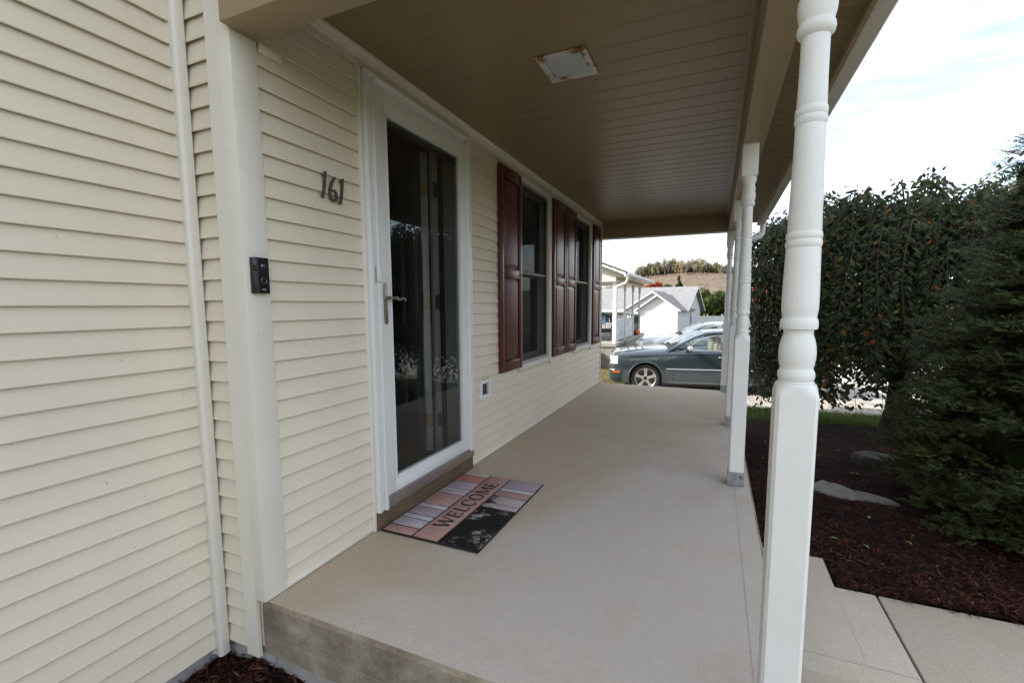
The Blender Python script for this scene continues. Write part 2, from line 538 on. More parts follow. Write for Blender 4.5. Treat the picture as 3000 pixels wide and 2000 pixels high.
t = NT('light_trim')          # white enamel eaten by rust at the edges
w = t.coord('World')
rr = t.noise(w, 38, 8, 0.75)
big = t.noise(w, 11, 3, 0.5)
mk = t.ramp(t.mix(0.6, rr, big), [(0.50, 0.0), (0.55, 1.0)])
t.col(t.mix(mk, (0.56, 0.535, 0.50), t.ramp(rr, [(0.3, (0.10, 0.028, 0.008)), (0.7, (0.36, 0.13, 0.035))])))
t.set(rough=0.5)
MATS['light_trim'] = t.m


def m_mat_tile(name, c, worn=False):
    t = NT(name)
    w = t.coord('World')
    a = t.noise(w, 14, 6, 0.7)
    st = t.noise(t.coord('World', (1.0, 6, 1)), 14, 5, 0.65)
    b = t.ramp(st, [(0.3, tuple(x * 0.72 for x in c)), (0.55, c), (0.75, tuple(min(0.75, x * 1.25) for x in c))])
    b = t.mix(t.ramp(a, [(0.55, 0.0), (0.8, 0.55)]), b, (0.46, 0.40, 0.42))
    b = t.mix(t.ramp(t.noise(w, 60, 6, 0.75), [(0.62, 0.0), (0.72, 0.6)]), b, (0.12, 0.09, 0.10))
    # printed face rubbed off to the black rubber: nearly all of it on the worn tiles, crumbs elsewhere
    n = t.noise(w, 6.5, 8, 0.70)
    n2 = t.noise(w, 150, 3, 0.7)
    k = t.math('ADD', n, t.math('MULTIPLY', t.math('SUBTRACT', n2, 0.5), 0.35))
    lo = {0: 0.80, 1: 0.55, 2: 0.385}[int(worn)]
    mk = t.ramp(k, [(lo, 0.0), (lo + 0.06, 1.0)])
    t.col(t.mix(mk, b, (0.013, 0.013, 0.013)))
    t.set(rough=0.85, spec=0.2)
    t.bump(t.noise(w, 220, 3, 0.6), 0.5, 0.003)
    MATS[name] = t.m


m_mat_tile('mat_salmon', (0.47, 0.28, 0.245))
m_mat_tile('mat_orange', (0.48, 0.21, 0.16))
m_mat_tile('mat_lilac', (0.43, 0.34, 0.37))
m_mat_tile('mat_white', (0.55, 0.53, 0.54))
m_mat_tile('mat_pale', (0.50, 0.43, 0.45))
m_mat_tile('mat_part', (0.49, 0.41, 0.42), 1)
m_mat_tile('mat_worn', (0.48, 0.38, 0.38), 2)

# ------------------------------------------------------------------ helpers
class MB:
    def __init__(self):
        self.v, self.f = [], []

    def add(self, vs, fs):
        k = len(self.v)
        self.v += [tuple(p) for p in vs]
        self.f += [tuple(i + k for i in q) for q in fs]
        return self

    def box(self, x0, x1, y0, y1, z0, z1):
        return self.add([(x0, y0, z0), (x1, y0, z0), (x1, y1, z0), (x0, y1, z0), (x0, y0, z1), (x1, y0, z1), (x1, y1, z1), (x0, y1, z1)],
                        [(0, 3, 2, 1), (4, 5, 6, 7), (0, 1, 5, 4), (1, 2, 6, 5), (2, 3, 7, 6), (3, 0, 4, 7)])

    def prism(self, poly, fn, a, b):
        """poly: 2-D outline; fn(u, v, t) -> point; extruded from t=a to t=b"""
        n = len(poly)
        self.add([fn(u, v, a) for u, v in poly] + [fn(u, v, b) for u, v in poly],
                 [tuple(range(n - 1, -1, -1)), tuple(range(n, 2 * n))] + [(i, (i + 1) % n, n + (i + 1) % n, n + i) for i in range(n)])
        return self

    def lathe(self, prof, n=24, fn=None, cap=True):
        """prof: (radius, height) list"""
        fn = fn or (lambda x, y, z: (x, y, z))
        k = len(prof)
        vs = [fn(r * cos(2 * pi * j / n), r * sin(2 * pi * j / n), z) for r, z in prof for j in range(n)]
        fs = [(i * n + j, i * n + (j + 1) % n, (i + 1) * n + (j + 1) % n, (i + 1) * n + j) for i in range(k - 1) for j in range(n)]
        if cap:
            fs += [tuple(range(n - 1, -1, -1)), tuple((k - 1) * n + j for j in range(n))]
        return self.add(vs, fs)

    def tube(self, pts, r, n=8, closed=False):
        pts = [Vector(p) for p in pts]
        m = len(pts)
        rs = r if isinstance(r, (list, tuple)) else [r] * m
        vs, fs = [], []
        up = Vector((0, 0, 1))
        prev = None
        for i, p in enumerate(pts):
            if closed:
                d = pts[(i + 1) % m] - pts[i - 1]
            else:
                d = pts[min(i + 1, m - 1)] - pts[max(i - 1, 0)]
            d = d.normalized() if d.length > 1e-9 else Vector((0, 0, 1))
            a = prev if prev is not None else (up.cross(d) if abs(d.z) < 0.95 else Vector((1, 0, 0)).cross(d))
            a = (a - d * a.dot(d))
            a = a.normalized() if a.length > 1e-6 else d.orthogonal().normalized()
            prev = a
            b = d.cross(a)
            for j in range(n):
                t = 2 * pi * j / n
                vs.append(p + (a * cos(t) + b * sin(t)) * rs[i])
        lim = m if closed else m - 1
        for i in range(lim):
            for j in range(n):
                i2 = (i + 1) % m
                fs.append((i * n + j, i * n + (j + 1) % n, i2 * n + (j + 1) % n, i2 * n + j))
        if not closed:
            fs += [tuple(range(n - 1, -1, -1)), tuple((m - 1) * n + j for j in range(n))]
        return self.add(vs, fs)

    def sphere(self, c, r, nu=12, nv=8):
        rx, ry, rz = r if isinstance(r, (tuple, list)) else (r, r, r)
        vs = [(c[0], c[1], c[2] - rz)]
        for i in range(1, nv):
            t = -pi / 2 + pi * i / nv
            for j in range(nu):
                p = 2 * pi * j / nu
                vs.append((c[0] + rx * cos(t) * cos(p), c[1] + ry * cos(t) * sin(p), c[2] + rz * sin(t)))
        vs.append((c[0], c[1], c[2] + rz))
        fs = [(0, 1 + (j + 1) % nu, 1 + j) for j in range(nu)]
        for i in range(nv - 2):
            for j in range(nu):
                fs.append((1 + i * nu + j, 1 + i * nu + (j + 1) % nu, 1 + (i + 1) * nu + (j + 1) % nu, 1 + (i + 1) * nu + j))
        k = 1 + (nv - 2) * nu
        fs += [(k + j, k + (j + 1) % nu, len(vs) - 1) for j in range(nu)]
        return self.add(vs, fs)

    def build(self, name, mat, parent=None, smooth=False, bevel=0.0, seg=2, angle=35):
        me = bpy.data.meshes.new(name)
        me.from_pydata(self.v, [], self.f)
        if bevel or smooth:
            bm = bmesh.new()
            bm.from_mesh(me)
            if bevel:
                bmesh.ops.recalc_face_normals(bm, faces=bm.faces)
                ed = [e for e in bm.edges if len(e.link_faces) == 2 and e.calc_face_angle(0) > radians(angle)]
                bmesh.ops.bevel(bm, geom=ed, offset=bevel, segments=seg, profile=0.5, affect='EDGES', clamp_overlap=True)
            if smooth:
                for f in bm.faces:
                    f.smooth = True
                for e in bm.edges:
                    if len(e.link_faces) == 2 and e.calc_face_angle(0) > radians(angle):
                        e.smooth = False
            bm.to_mesh(me)
            bm.free()
        me.materials.append(MATS[mat] if isinstance(mat, str) else mat)
        return link(name, me, parent)


def link(name, data, parent=None):
    o = bpy.data.objects.new(name, data)
    COL.objects.link(o)
    if parent is not None:
        o.parent = parent
    return o


def tag(o, label=None, cat=None, group=None, kind=None):
    if label:
        o['label'] = label
    if cat:
        o['category'] = cat
    if group:
        o['group'] = group
    if kind:
        o['kind'] = kind
    return o


def thing(name, label, cat, loc=(0, 0, 0), rz=0.0, group=None, scale=1.0):
    o = link(name, None)
    o.location = loc
    o.rotation_euler = (0, 0, rz)
    o.scale = (scale, scale, scale)
    o.empty_display_size = 0.1
    return tag(o, label, cat, group)


def copy_tree(o, parent=None):
    c = o.copy()
    COL.objects.link(c)
    c.parent = parent
    for ch in list(o.children):
        copy_tree(ch, c)
    return c


def box(name, mat, parent, x0, x1, y0, y1, z0, z1, bevel=0.0):
    """a box whose origin is its own centre"""
    cx, cy, cz = (x0 + x1) / 2, (y0 + y1) / 2, (z0 + z1) / 2
    o = MB().box(x0 - cx, x1 - cx, y0 - cy, y1 - cy, z0 - cz, z1 - cz).build(name, mat, parent, bevel=bevel, smooth=bevel > 0)
    o.location = (cx, cy, cz)
    return o


def lerp(a, b, t):
    return a + (b - a) * t


def interp(tab, x):
    if x <= tab[0][0]:
        return tab[0][1]
    for (a, va), (b, vb) in zip(tab, tab[1:]):
        if x <= b:
            return lerp(va, vb, (x - a) / (b - a))
    return tab[-1][1]


def nz(x, y, z=0.0, s=1.0):
    return noise.noise(Vector((x * s, y * s, z * s)))


# ------------------------------------------------------------------ terrain
def gz(x, y):
    return interp([(1.0, -0.34), (2.0, -0.27), (3.6, -0.27), (10.8, -0.90), (16, -0.98), (45, -1.65), (2000, -1.65)], y)


def sheet(name, xs, ys, zf, mat, kind='structure', skip=None):
    vs = [(x, y, zf(x, y)) for y in ys for x in xs]
    n = len(xs)
    fs = [(j * n + i, j * n + i + 1, (j + 1) * n + i + 1, (j + 1) * n + i) for j in range(len(ys) - 1) for i in range(n - 1)
          if not (skip and skip((xs[i] + xs[i + 1]) / 2, (ys[j] + ys[j + 1]) / 2))]
    me = bpy.data.meshes.new(name)
    me.from_pydata(vs, [], fs)
    for p in me.polygons:
        p.use_smooth = True
    me.materials.append(MATS[mat])
    o = link(name, me)
    if kind:
        o['kind'] = kind
    return o


def steps(a, b, n):
    return [a + (b - a) * i / n for i in range(n + 1)]


gx = [-900, -300, -100, -40, -15, -8] + steps(-6, 8, 28) + [10, 15, 25, 50, 100, 300, 900]
gy = [-200, -40, -10, -4] + steps(-2, 14, 64) + [16, 20, 25, 30, 40, 45, 60, 100, 200, 400, 1500]
ground = sheet('ground', gx, gy, lambda x, y: gz(x, y) - 0.02 + (0.012 * nz(x, y, 0, 1.7) if abs(y) < 20 else 0), 'lawn')


def edge_y(x):            # far edge of the mulch bed
    return 7.40 + 0.13 * (x - 2.2) + 0.10 * nz(x, 3.3, 0, 1.1)


def mulch_z(x, y):
    near = max(0.0, 1 - abs(y - 2.4) / 1.5) * 0.075
    return gz(x, y) + 0.02 + near + 0.030 * nz(x, y, 1.0, 1.6) + 0.016 * nz(x, y, 4.0, 6.0) + 0.010 * nz(x, y, 2.0, 15.0)


def mulch_skip(x, y):
    if y > edge_y(x):
        return True
    if x < 2.085 and y < 2.63:
        return True
    return False


mulch = sheet('mulch_bed', steps(1.765, 5.9, 90), steps(2.366, 8.2, 128), mulch_z, 'mulch_soil', skip=mulch_skip)


def pocket_z(x, y):
    m = -0.315 + 0.04 * math.exp(-((x + 0.02) / 0.16) ** 2 - ((y - 1.02) / 0.18) ** 2) - 0.05 * max(0, x - 0.1) + 0.02 * nz(x, y, 3, 8) + 0.012 * nz(x, y, 5, 22)
    return m - 0.10 * max(0.0, 0.9 - y)


mulch2 = sheet('mulch_bed', steps(-0.275, 1.76, 70), steps(-1.6, 1.16, 80), pocket_z, 'mulch_soil')

gravel = sheet('gravel_driveway', steps(-0.9, 26, 60), steps(8.85, 21.5, 40), lambda x, y: gz(x, y) + 0.012 + 0.010 * nz(x, y, 0, 2.2), 'gravel_ground',
               skip=lambda x, y: y < 8.95 + 0.12 * (x - 2.2) + 0.2 * nz(x, 1.0, 0, 1.2) or x < -0.5 - 0.25 * nz(y, 4, 0, 0.8))


# garage drive in the distance
def drive():
    mb = MB()
    for i in range(24):
        y0, y1 = 24 + i * 1.0, 25 + i * 1.0
        mb.add([(-6.4 + 0.08 * (y0 - 24) * 0.2, y0, gz(0, y0) + 0.012), (-0.6 - 0.05 * (y0 - 24), y0, gz(0, y0) + 0.012),
                (-0.6 - 0.05 * (y1 - 24), y1, gz(0, y1) + 0.012), (-6.4 + 0.08 * (y1 - 24) * 0.2, y1, gz(0, y1) + 0.012)], [(0, 1, 2, 3)])
    plain('pale_concrete', (0.52, 0.46, 0.38), 0.9, var=0.08, scale=0.8)
    return tag(mb.build('driveway', 'pale_concrete'), kind='structure')


drive()


# far hill with a rough brown field
def hill_z(x, y):
    a = math.exp(-((x + 26) / 62.0) ** 2) * 16.4 + math.exp(-((x - 85) / 80.0) ** 2) * 12.5 + 2.0 * math.exp(-((x + 110) / 40) ** 2)
    t = max(0.0, min(1.0, (y - 150) / 190.0))
    s = t * t * (3 - 2 * t)
    return -2.2 + (a + 5.2) * s + 0.5 * nz(x, y, 0, 0.05) * s + 0.35 * nz(x, y, 2, 0.16) * s


hill = sheet('hill', steps(-320, 420, 120), steps(140, 470, 60), hill_z, 'hill_field')

# ------------------------------------------------------------------ porch slab, landing and walk
slab = None


def build_slab():
    global slab
    mb = MB()
    # top with rounded outer edge
    x0, x1, y0, y1 = -0.005, 1.77, 1.097, 6.44
    r = 0.012
    prof = [(0, -0.205), (0, -r), (r * 0.3, -r * 0.3), (r, 0)]
    rings = []
    for off, z in prof:
        rings.append([(x0, y0 + off, z), (x1 - off, y0 + off, z), (x1 - off, y1 - off, z), (x0, y1 - off, z)])
    vs = [p for ring in rings for p in ring]
    fs = []
    for k in range(len(rings) - 1):
        for i in range(4):
            j = (i + 1) % 4
            fs.append((k * 4 + i, k * 4 + j, (k + 1) * 4 + j, (k + 1) * 4 + i))
    fs.append((3, 2, 1, 0))
    mb.add(vs, fs)
    slab = mb.build('porch_slab', 'concrete_face')
    slab['kind'] = 'structure'
    # two poured panels with a tooled joint between
    for a, b in ((y0 + r, 3.742), (3.748, y1 - r)):
        p = MB()
        p.add([(x0, a, 0.0), (x1 - r, a, 0.0), (x1 - r, b, 0.0), (x0, b, 0.0), (x0 + 0.0, a, -0.012), (x1 - r, a, -0.012), (x1 - r, b, -0.012), (x0, b, -0.012)],
              [(0, 1, 2, 3), (0, 4, 5, 1), (1, 5, 6, 2), (2, 6, 7, 3), (3, 7, 4, 0)])
        p.build('slab_panel', 'concrete_porch', slab)
    # floated margin along the outer and the near edge: a sheet a hair proud
    q = MB()
    q.box(1.675, 1.757, 1.110, 6.42, 0.0, 0.0015)
    q.build('edge_margin', 'concrete_porch', slab)
    q = MB()
    q.box(0.02, 1.674, 1.110, 1.195, 0.0, 0.0012)
    q.build('edge_margin', 'concrete_porch', slab)
    # concrete footing wall under the slab
    q = MB().box(0.01, 1.74, 1.135, 1.30, -0.60, -0.205)
    q.build('footing', 'foundation', slab)
    q = MB().box(1.66, 1.74, 1.30, 6.38, -1.0, -0.205)
    q.build('footing', 'foundation', slab)
    q = MB().box(0.01, 1.66, 6.30, 6.38, -1.2, -0.205)
    q.build('footing', 'foundation', slab)


build_slab()

walk = MB().prism([(1.772, 1.775), (2.228, 1.775), (2.228, 2.367), (2.077, 2.367), (2.077, 2.625), (1.772, 2.625)], lambda u, v, t: (u, v, t), -0.40, -0.17).build('walkway', 'concrete_walk', bevel=0.007, smooth=True)
walk['kind'] = 'structure'
for a, b in ((2.236, 3.75), (3.758, 5.3), (5.308, 6.9), (6.908, 8.5)):
    MB().box(a, b, 1.775, 2.367, -0.40, -0.171).build('walk_panel', 'concrete_walk', walk, bevel=0.006, smooth=True)
MB().box(1.80, 2.22, 1.862, 1.864, -0.18, -0.1693).build('tool_line', 'concrete_face', walk)
MB().box(2.0745, 2.0765, 1.87, 2.36, -0.18, -0.1694).build('tool_line', 'concrete_porch', walk)
MB().box(2.227, 2.237, 1.785, 2.36, -0.40, -0.185).build('joint_filler', 'rust_soil', walk)
pad = MB().box(1.772, 8.5, -3.0, 1.773, -0.50, -0.335).build('lower_walk', 'concrete_walk', bevel=0.006, smooth=True)
pad['kind'] = 'structure'

# ------------------------------------------------------------------ the house
house = thing('house', 'cream vinyl sided house with covered front porch and maroon shutters', 'house')
PITCH = 0.0751
LAP = 0.017


def plank(parent, axis, plane, a, b, z, mat, sgn=1, h=PITCH, lap=LAP):
    """one clapboard course with its foot at z, running a..b along axis; plane = wall face coordinate"""
    h2 = h + 0.006
    prof = [(0.0, 0.010), (lap - 0.003, 0.010), (lap - 0.003, 0.0), (lap, 0.0), (lap + 0.0012, 0.003), (lap, 0.008), (0.0035, h2), (0.0, h2)]
    cx = (a + b) / 2
    mb = MB()
    L = (b - a) / 2
    if axis == 'y':
        mb.prism(prof, lambda u, v, t: (u * sgn, t, v), -L, L)
        loc = (plane, cx, z)
    else:
        mb.prism(prof, lambda u, v, t: (t, -u, v), -L, L)
        loc = (cx, plane, z)
    o = mb.build('siding_plank', mat, parent)
    o.location = loc
    if axis == 'y' and sgn > 0:
        o.rotation_euler = (0, radians(random.uniform(-0.12, 0.12)), 0)
    return o


random.seed(5)
DOOR = (1.765, 2.605, 2.10)
WINS = [(3.555, 4.238), (5.142, 5.824)]
WZ = (0.612, 2.140)

# wall behind the porch: sheathing with real openings
wall = MB()
X0, X1 = -0.13, 0.0
wall.box(X0, X1, 1.115, DOOR[0], -0.2, 2.6)
wall.box(X0, X1, DOOR[0], DOOR[1], DOOR[2], 2.6)
wall.box(X0, X1, DOOR[1], WINS[0][0], -0.2, 2.6)
for i, (a, b) in enumerate(WINS):
    wall.box(X0, X1, a, b, -0.2, WZ[0])
    wall.box(X0, X1, a, b, WZ[1], 2.6)
wall.box(X0, X1, WINS[0][1], WINS[1][0], -0.2, 2.6)
wall.box(X0, X1, WINS[1][1], 6.50, -0.2, 2.6)
porch_wall = wall.build('wall', 'siding', house)

k = 0
z = 0.004
while z < 2.24:
    h = min(PITCH, 2.262 - z)
    cuts = [(1.19, 6.475)]
    holes = []
    if z < 2.165:
        holes.append((1.684, 2.664))
    if z + PITCH > 0.565 and z < 2.18:
        holes += [(3.475, 4.316), (5.078, 5.906)]
    if 0.44 < z + 0.04 < 0.60:
        holes.append((2.795, 2.962))
    segs = []
    a = 1.19
    for h0, h1 in sorted(holes):
        if h0 - a > 0.02:
            segs.append((a, h0))
        a = h1
    segs.append((a, 6.475))
    for a, b in segs:
        plank(porch_wall, 'y', 0.0, a, b, z, 'siding')
    z += PITCH
    k += 1
box('starter_strip', 'trim_cream', porch_wall, 0.0, 0.019, 1.19, 1.69, 0.006, 0.026, 0.003)
box('starter_strip', 'trim_cream', porch_wall, 0.0, 0.019, 2.665, 6.475, 0.006, 0.026, 0.003)
box('base_gap', 'dark_gap', porch_wall, 0.0, 0.010, 1.19, 1.69, 0.0, 0.006)
box('base_gap', 'dark_gap', porch_wall, 0.0, 0.010, 2.675, 6.475, 0.0, 0.006)
# crown trim under the ceiling: two steps
box('crown_trim', 'trim_cream', porch_wall, 0.0, 0.022, 1.19, 6.50, 2.222, 2.262, 0.003)
box('crown_trim', 'trim_cream', porch_wall, 0.0, 0.040, 1.19, 6.50, 2.240, 2.258, 0.003)
box('crown_trim', 'trim_cream', porch_wall, 0.012, 0.030, 1.20, 1.285, 1.998, 2.030, 0.002)
box('corner_board', 'trim_cream', porch_wall, 0.0, 0.020, 6.475, 6.515, 0.0, 2.262, 0.004)

# side wall left of the porch (its own plane, set back) and the short return between
left = MB()
left.box(-0.40, -0.262, -5.0, 1.12, -0.215, 5.6)
left_wall = left.build('wall', 'siding', house)
z = -0.238
while z < 2.75:
    plank(left_wall, 'y', -0.262, -3.0, 1.105, z, 'siding')
    z += PITCH
ret = MB().box(-0.27, 0.0, 1.118, 1.20, -0.19, 2.7)
ret_wall = ret.build('wall', 'siding_x', house)
z = -0.219
while z < 2.6:
    plank(ret_wall, 'x', 1.118, -0.262, -0.095, z, 'siding_x')
    z += PITCH
# corner post trim: front flange longer than the side flange, which stops on the slab
ct = MB()
ct.prism([(-0.102, 1.094), (0.018, 1.094), (0.018, 1.195), (-0.036, 1.195), (-0.036, 1.116), (-0.102, 1.116)], lambda u, v, t: (u, v, t), 0.002, 2.62)
ct.build('corner_trim', 'trim_cream', house, bevel=0.005, smooth=True)
box('corner_trim', 'trim_cream', house, -0.1026, -0.037, 1.0933, 1.110, -0.236, 2.625)
# foundation
MB().box(-0.50, -0.285, -5.0, 1.20, -0.70, -0.215).build('foundation_wall', 'foundation', house)
MB().box(-0.285, 0.008, 1.128, 1.20, -0.70, -0.192).build('foundation_wall', 'foundation', house)
MB().box(-0.13, -0.006, 1.20, 6.5, -1.4, -0.2).build('foundation_wall', 'foundation', house)
MB().box(-4.4, -0.13, 6.36, 6.5, -1.4, 0.0).build('foundation_wall', 'foundation', house)
# downspout in the corner (flattened corrugated pipe with a strap and a nick)
ds = MB()
sec = [(-0.034, 0.0), (-0.034, 0.030), (-0.026, 0.038), (-0.010, 0.038), (-0.006, 0.034), (0.006, 0.034), (0.010, 0.038), (0.026, 0.038), (0.034, 0.030), (0.034, 0.0)]
for za, zb in ((-0.268, 2.75),):
    ds.prism(sec, lambda u, v, t: (-0.246 + u, 1.098 - v, t), za, zb)
dsp = ds.build('downspout', 'trim_cream', house, bevel=0.003, smooth=True)
box('nick', 'dark_gap', dsp, -0.279, -0.264, 1.0585, 1.0605, 0.030, 0.043)

# unseen upper storey and roof, added and sized to shade the tree
MB().box(-4.4, -0.262, 1.12, 6.5, 2.6, 5.6).build('unseen_upper_wall', 'siding', house)
MB().box(-4.4, -0.40, -5.0, 1.12, 2.6, 5.6).build('unseen_upper_wall', 'siding', house)
MB().box(-4.4, -4.25, -5.0, 6.5, -1.2, 2.6).build('wall', 'siding', house)
MB().box(-4.25, -0.13, 6.36, 6.5, 0.0, 2.6).build('wall', 'siding', house)
MB().box(-4.25, -0.40, -5.0, -4.86, -0.7, 2.6).build('wall', 'siding', house)
rf = MB()
rf.prism([(-4.8, 5.5), (-2.3, 6.6), (0.25, 5.5), (0.25, 5.62), (-2.3, 6.73), (-4.8, 5.62)], lambda u, v, t: (u, t, v), -5.4, 6.9)
rf.prism([(-4.4, 5.58), (-0.265, 5.58), (-2.3, 6.5)], lambda u, v, t: (u, t, v), -4.98, 6.48)
rf.build('roof', 'shingle_dark', house)
pr = MB()
pr.prism([(-0.265, 2.95), (2.02, 2.235), (2.02, 2.215), (-0.265, 2.61)], lambda u, v, t: (u, t, v), 1.02, 6.72)
pr.build('porch_roof', 'shingle_dark', house)

# interior seen through the storm door: hall floor, walls, ceiling
MB().box(-4.10, -0.02, 1.20, 6.36, 0.03, 0.10).build('interior_floor', 'wood_floor', house)
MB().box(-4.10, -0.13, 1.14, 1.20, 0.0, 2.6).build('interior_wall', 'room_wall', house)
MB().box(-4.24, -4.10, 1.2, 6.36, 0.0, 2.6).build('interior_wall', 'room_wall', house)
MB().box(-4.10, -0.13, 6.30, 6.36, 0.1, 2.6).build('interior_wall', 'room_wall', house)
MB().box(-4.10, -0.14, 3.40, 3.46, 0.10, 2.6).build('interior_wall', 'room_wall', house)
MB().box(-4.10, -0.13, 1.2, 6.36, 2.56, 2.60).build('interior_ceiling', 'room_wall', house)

# ------------------------------------------------------------------ porch ceiling, beams, soffit, gutter
CZ = 2.258
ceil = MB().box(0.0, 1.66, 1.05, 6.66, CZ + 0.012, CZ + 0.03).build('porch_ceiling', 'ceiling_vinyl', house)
y = 1.19 - 0.006
BW = 0.136
proto = None
while y < 6.60:
    # each board: flat face with a shallow groove edge
    mb = MB()
    prof = [(0.0, 0.012), (0.0, 0.0022), (0.010, 0.0022), (0.014, 0.0), (BW - 0.0005, 0.0), (BW - 0.0005, 0.012)]
    if proto is None:
        mb.prism(prof, lambda u, v, t: (t, u, v), 0.012, 1.612)
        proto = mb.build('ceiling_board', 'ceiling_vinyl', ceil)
        o = proto
    else:
        o = proto.copy()
        COL.objects.link(o)
        o.parent = ceil
    o.location = (0, y, CZ)
    o.rotation_euler = (radians(random.uniform(-0.25, 0.25)), 0, 0)
    y += BW
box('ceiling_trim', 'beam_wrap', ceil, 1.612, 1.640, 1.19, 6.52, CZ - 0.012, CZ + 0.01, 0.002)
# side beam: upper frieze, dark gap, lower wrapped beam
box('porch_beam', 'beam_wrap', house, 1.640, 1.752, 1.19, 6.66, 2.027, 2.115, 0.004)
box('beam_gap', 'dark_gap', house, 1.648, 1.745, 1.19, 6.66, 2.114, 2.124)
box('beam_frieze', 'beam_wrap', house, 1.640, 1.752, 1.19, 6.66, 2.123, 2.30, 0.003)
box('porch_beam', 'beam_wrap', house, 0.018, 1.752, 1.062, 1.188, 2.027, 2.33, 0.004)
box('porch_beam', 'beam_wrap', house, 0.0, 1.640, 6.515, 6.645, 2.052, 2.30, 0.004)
box('drip_trim', 'far_white', house, 0.0, 1.640, 6.52, 6.65, 2.044, 2.052)
box('beam_joint', 'dark_gap', house, 0.85, 0.853, 6.513, 6.516, 2.10, 2.16)
# soffit boards outside the beam
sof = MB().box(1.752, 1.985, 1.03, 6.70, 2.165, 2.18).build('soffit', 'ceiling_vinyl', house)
y = 1.03
SW = 0.1225
proto = None
while y < 6.62:
    if proto is None:
        mb = MB().prism([(0.0, 0.012), (0.0, 0.004), (0.011, 0.004), (0.016, 0.0), (SW - 0.002, 0.0), (SW - 0.002, 0.012)], lambda u, v, t: (t, u, v), 1.753, 1.972)
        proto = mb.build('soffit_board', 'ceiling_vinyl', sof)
        o = proto
    else:
        o = proto.copy()
        COL.objects.link(o)
        o.parent = sof
    o.location = (0, y, 2.153)
    y += SW
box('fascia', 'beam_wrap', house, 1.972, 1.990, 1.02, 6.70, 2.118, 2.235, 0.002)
g = MB()
g.prism([(1.990, 2.235), (1.990, 2.128), (2.052, 2.122), (2.060, 2.130), (2.066, 2.160), (2.085, 2.185), (2.085, 2.232), (2.079, 2.232), (2.079, 2.190), (2.060, 2.165), (2.053, 2.132), (1.996, 2.134), (1.996, 2.235)],
        lambda u, v, t: (u, t, v), 1.00, 6.72)
gut = g.build('gutter', 'trim_cream', house)
MB().box(1.991, 2.084, 6.72, 6.724, 2.125, 2.232).build('end_cap', 'trim_cream', gut)
# downspout elbow at the far corner, running back to the post
MB().tube([(2.035, 6.62, 2.13), (2.035, 6.62, 2.06), (2.03, 6.61, 2.00), (2.0, 6.58, 1.96), (1.90, 6.53, 1.925), (1.78, 6.50, 1.90), (1.755, 6.49, 1.86), (1.752, 6.48, 1.2), (1.752, 6.48, -0.7)], 0.034, 10).build('downspout', 'trim_cream', house, smooth=True)


# ------------------------------------------------------------------ doors
# casing with stepped, ridged profile: left jamb, head, right jamb
cas = MB()
cas.box(0.0, 0.052, 1.700, 1.722, 0.094, 2.168)
cas.box(0.0, 0.044, 1.722, 1.742, 0.094, 2.150)
cas.box(0.0, 0.058, 1.742, 1.760, 0.094, 2.150)
cas.box(0.0, 0.048, 1.760, 1.770, 0.094, 2.150)
cas.box(0.0, 0.052, 1.722, 2.662, 2.150, 2.168)
cas.box(0.0, 0.044, 1.770, 2.606, 2.138, 2.150)
cas.box(0.0, 0.052, 2.632, 2.662, 0.140, 2.150)
cas.box(0.0, 0.058, 2.606, 2.632, 0.140, 2.138)
casing_o = cas.build('door_casing', 'white_metal', house, bevel=0.0025, smooth=True)
box('j_channel', 'trim_cream', casing_o, 0.0, 0.030, 1.682, 1.6985, 0.003, 2.185, 0.003)
box('j_channel', 'trim_cream', casing_o, 0.0, 0.024, 2.663, 2.674, 0.003, 2.185, 0.003)
box('contact_sensor', 'white_metal', casing_o, 0.058, 0.074, 1.724, 1.748, 1.225, 1.300, 0.004)
box('contact_sensor', 'nickel', casing_o, 0.058, 0.064, 1.7485, 1.756, 1.245, 1.285)
box('sill_plate', 'alu_sill', casing_o, -0.02, 0.046, 1.772, 2.660, 0.092, 0.140, 0.002)
box('door_sweep', 'alu_sill', casing_o, 0.0, 0.050, 1.774, 2.600, 0.1405, 0.151, 0.001)
th = MB()
th.box(-0.02, 0.040, 1.7005, 1.795, 0.002, 0.0915)
th.box(-0.02, 0.036, 1.796, 2.662, 0.002, 0.0915)
thr = th.build('threshold', 'wood_sill', house, bevel=0.003, smooth=True)

leaf = MB()
leaf.box(0.006, 0.038, 1.774, 1.842, 0.152, 2.136)
leaf.box(0.006, 0.038, 2.538, 2.604, 0.152, 2.136)
leaf.box(0.006, 0.038, 1.842, 2.538, 2.030, 2.136)
leaf.box(0.006, 0.038, 1.842, 2.538, 0.152, 0.222)
sd = leaf.build('storm_door', 'white_metal', house, bevel=0.002, smooth=True)
bead = MB()
for (a, b, c, d) in ((1.8425, 1.852, 0.2225, 2.0295), (2.528, 2.5375, 0.2225, 2.0295)):
    bead.box(0.012, 0.044, a, b, c, d)
bead.box(0.012, 0.044, 1.852, 2.528, 2.020, 2.0295)
bead.box(0.012, 0.044, 1.852, 2.528, 0.2225, 0.236)
bead.build('glazing_bead', 'white_metal', sd, bevel=0.003, smooth=True)
box('glass_pane', 'door_glass', sd, 0.020, 0.024, 1.850, 2.530, 0.234, 2.022)
MB().box(0.000, 0.018, 1.852, 2.528, 1.985, 2.005).build('screen_roller', 'dark_metal', sd)
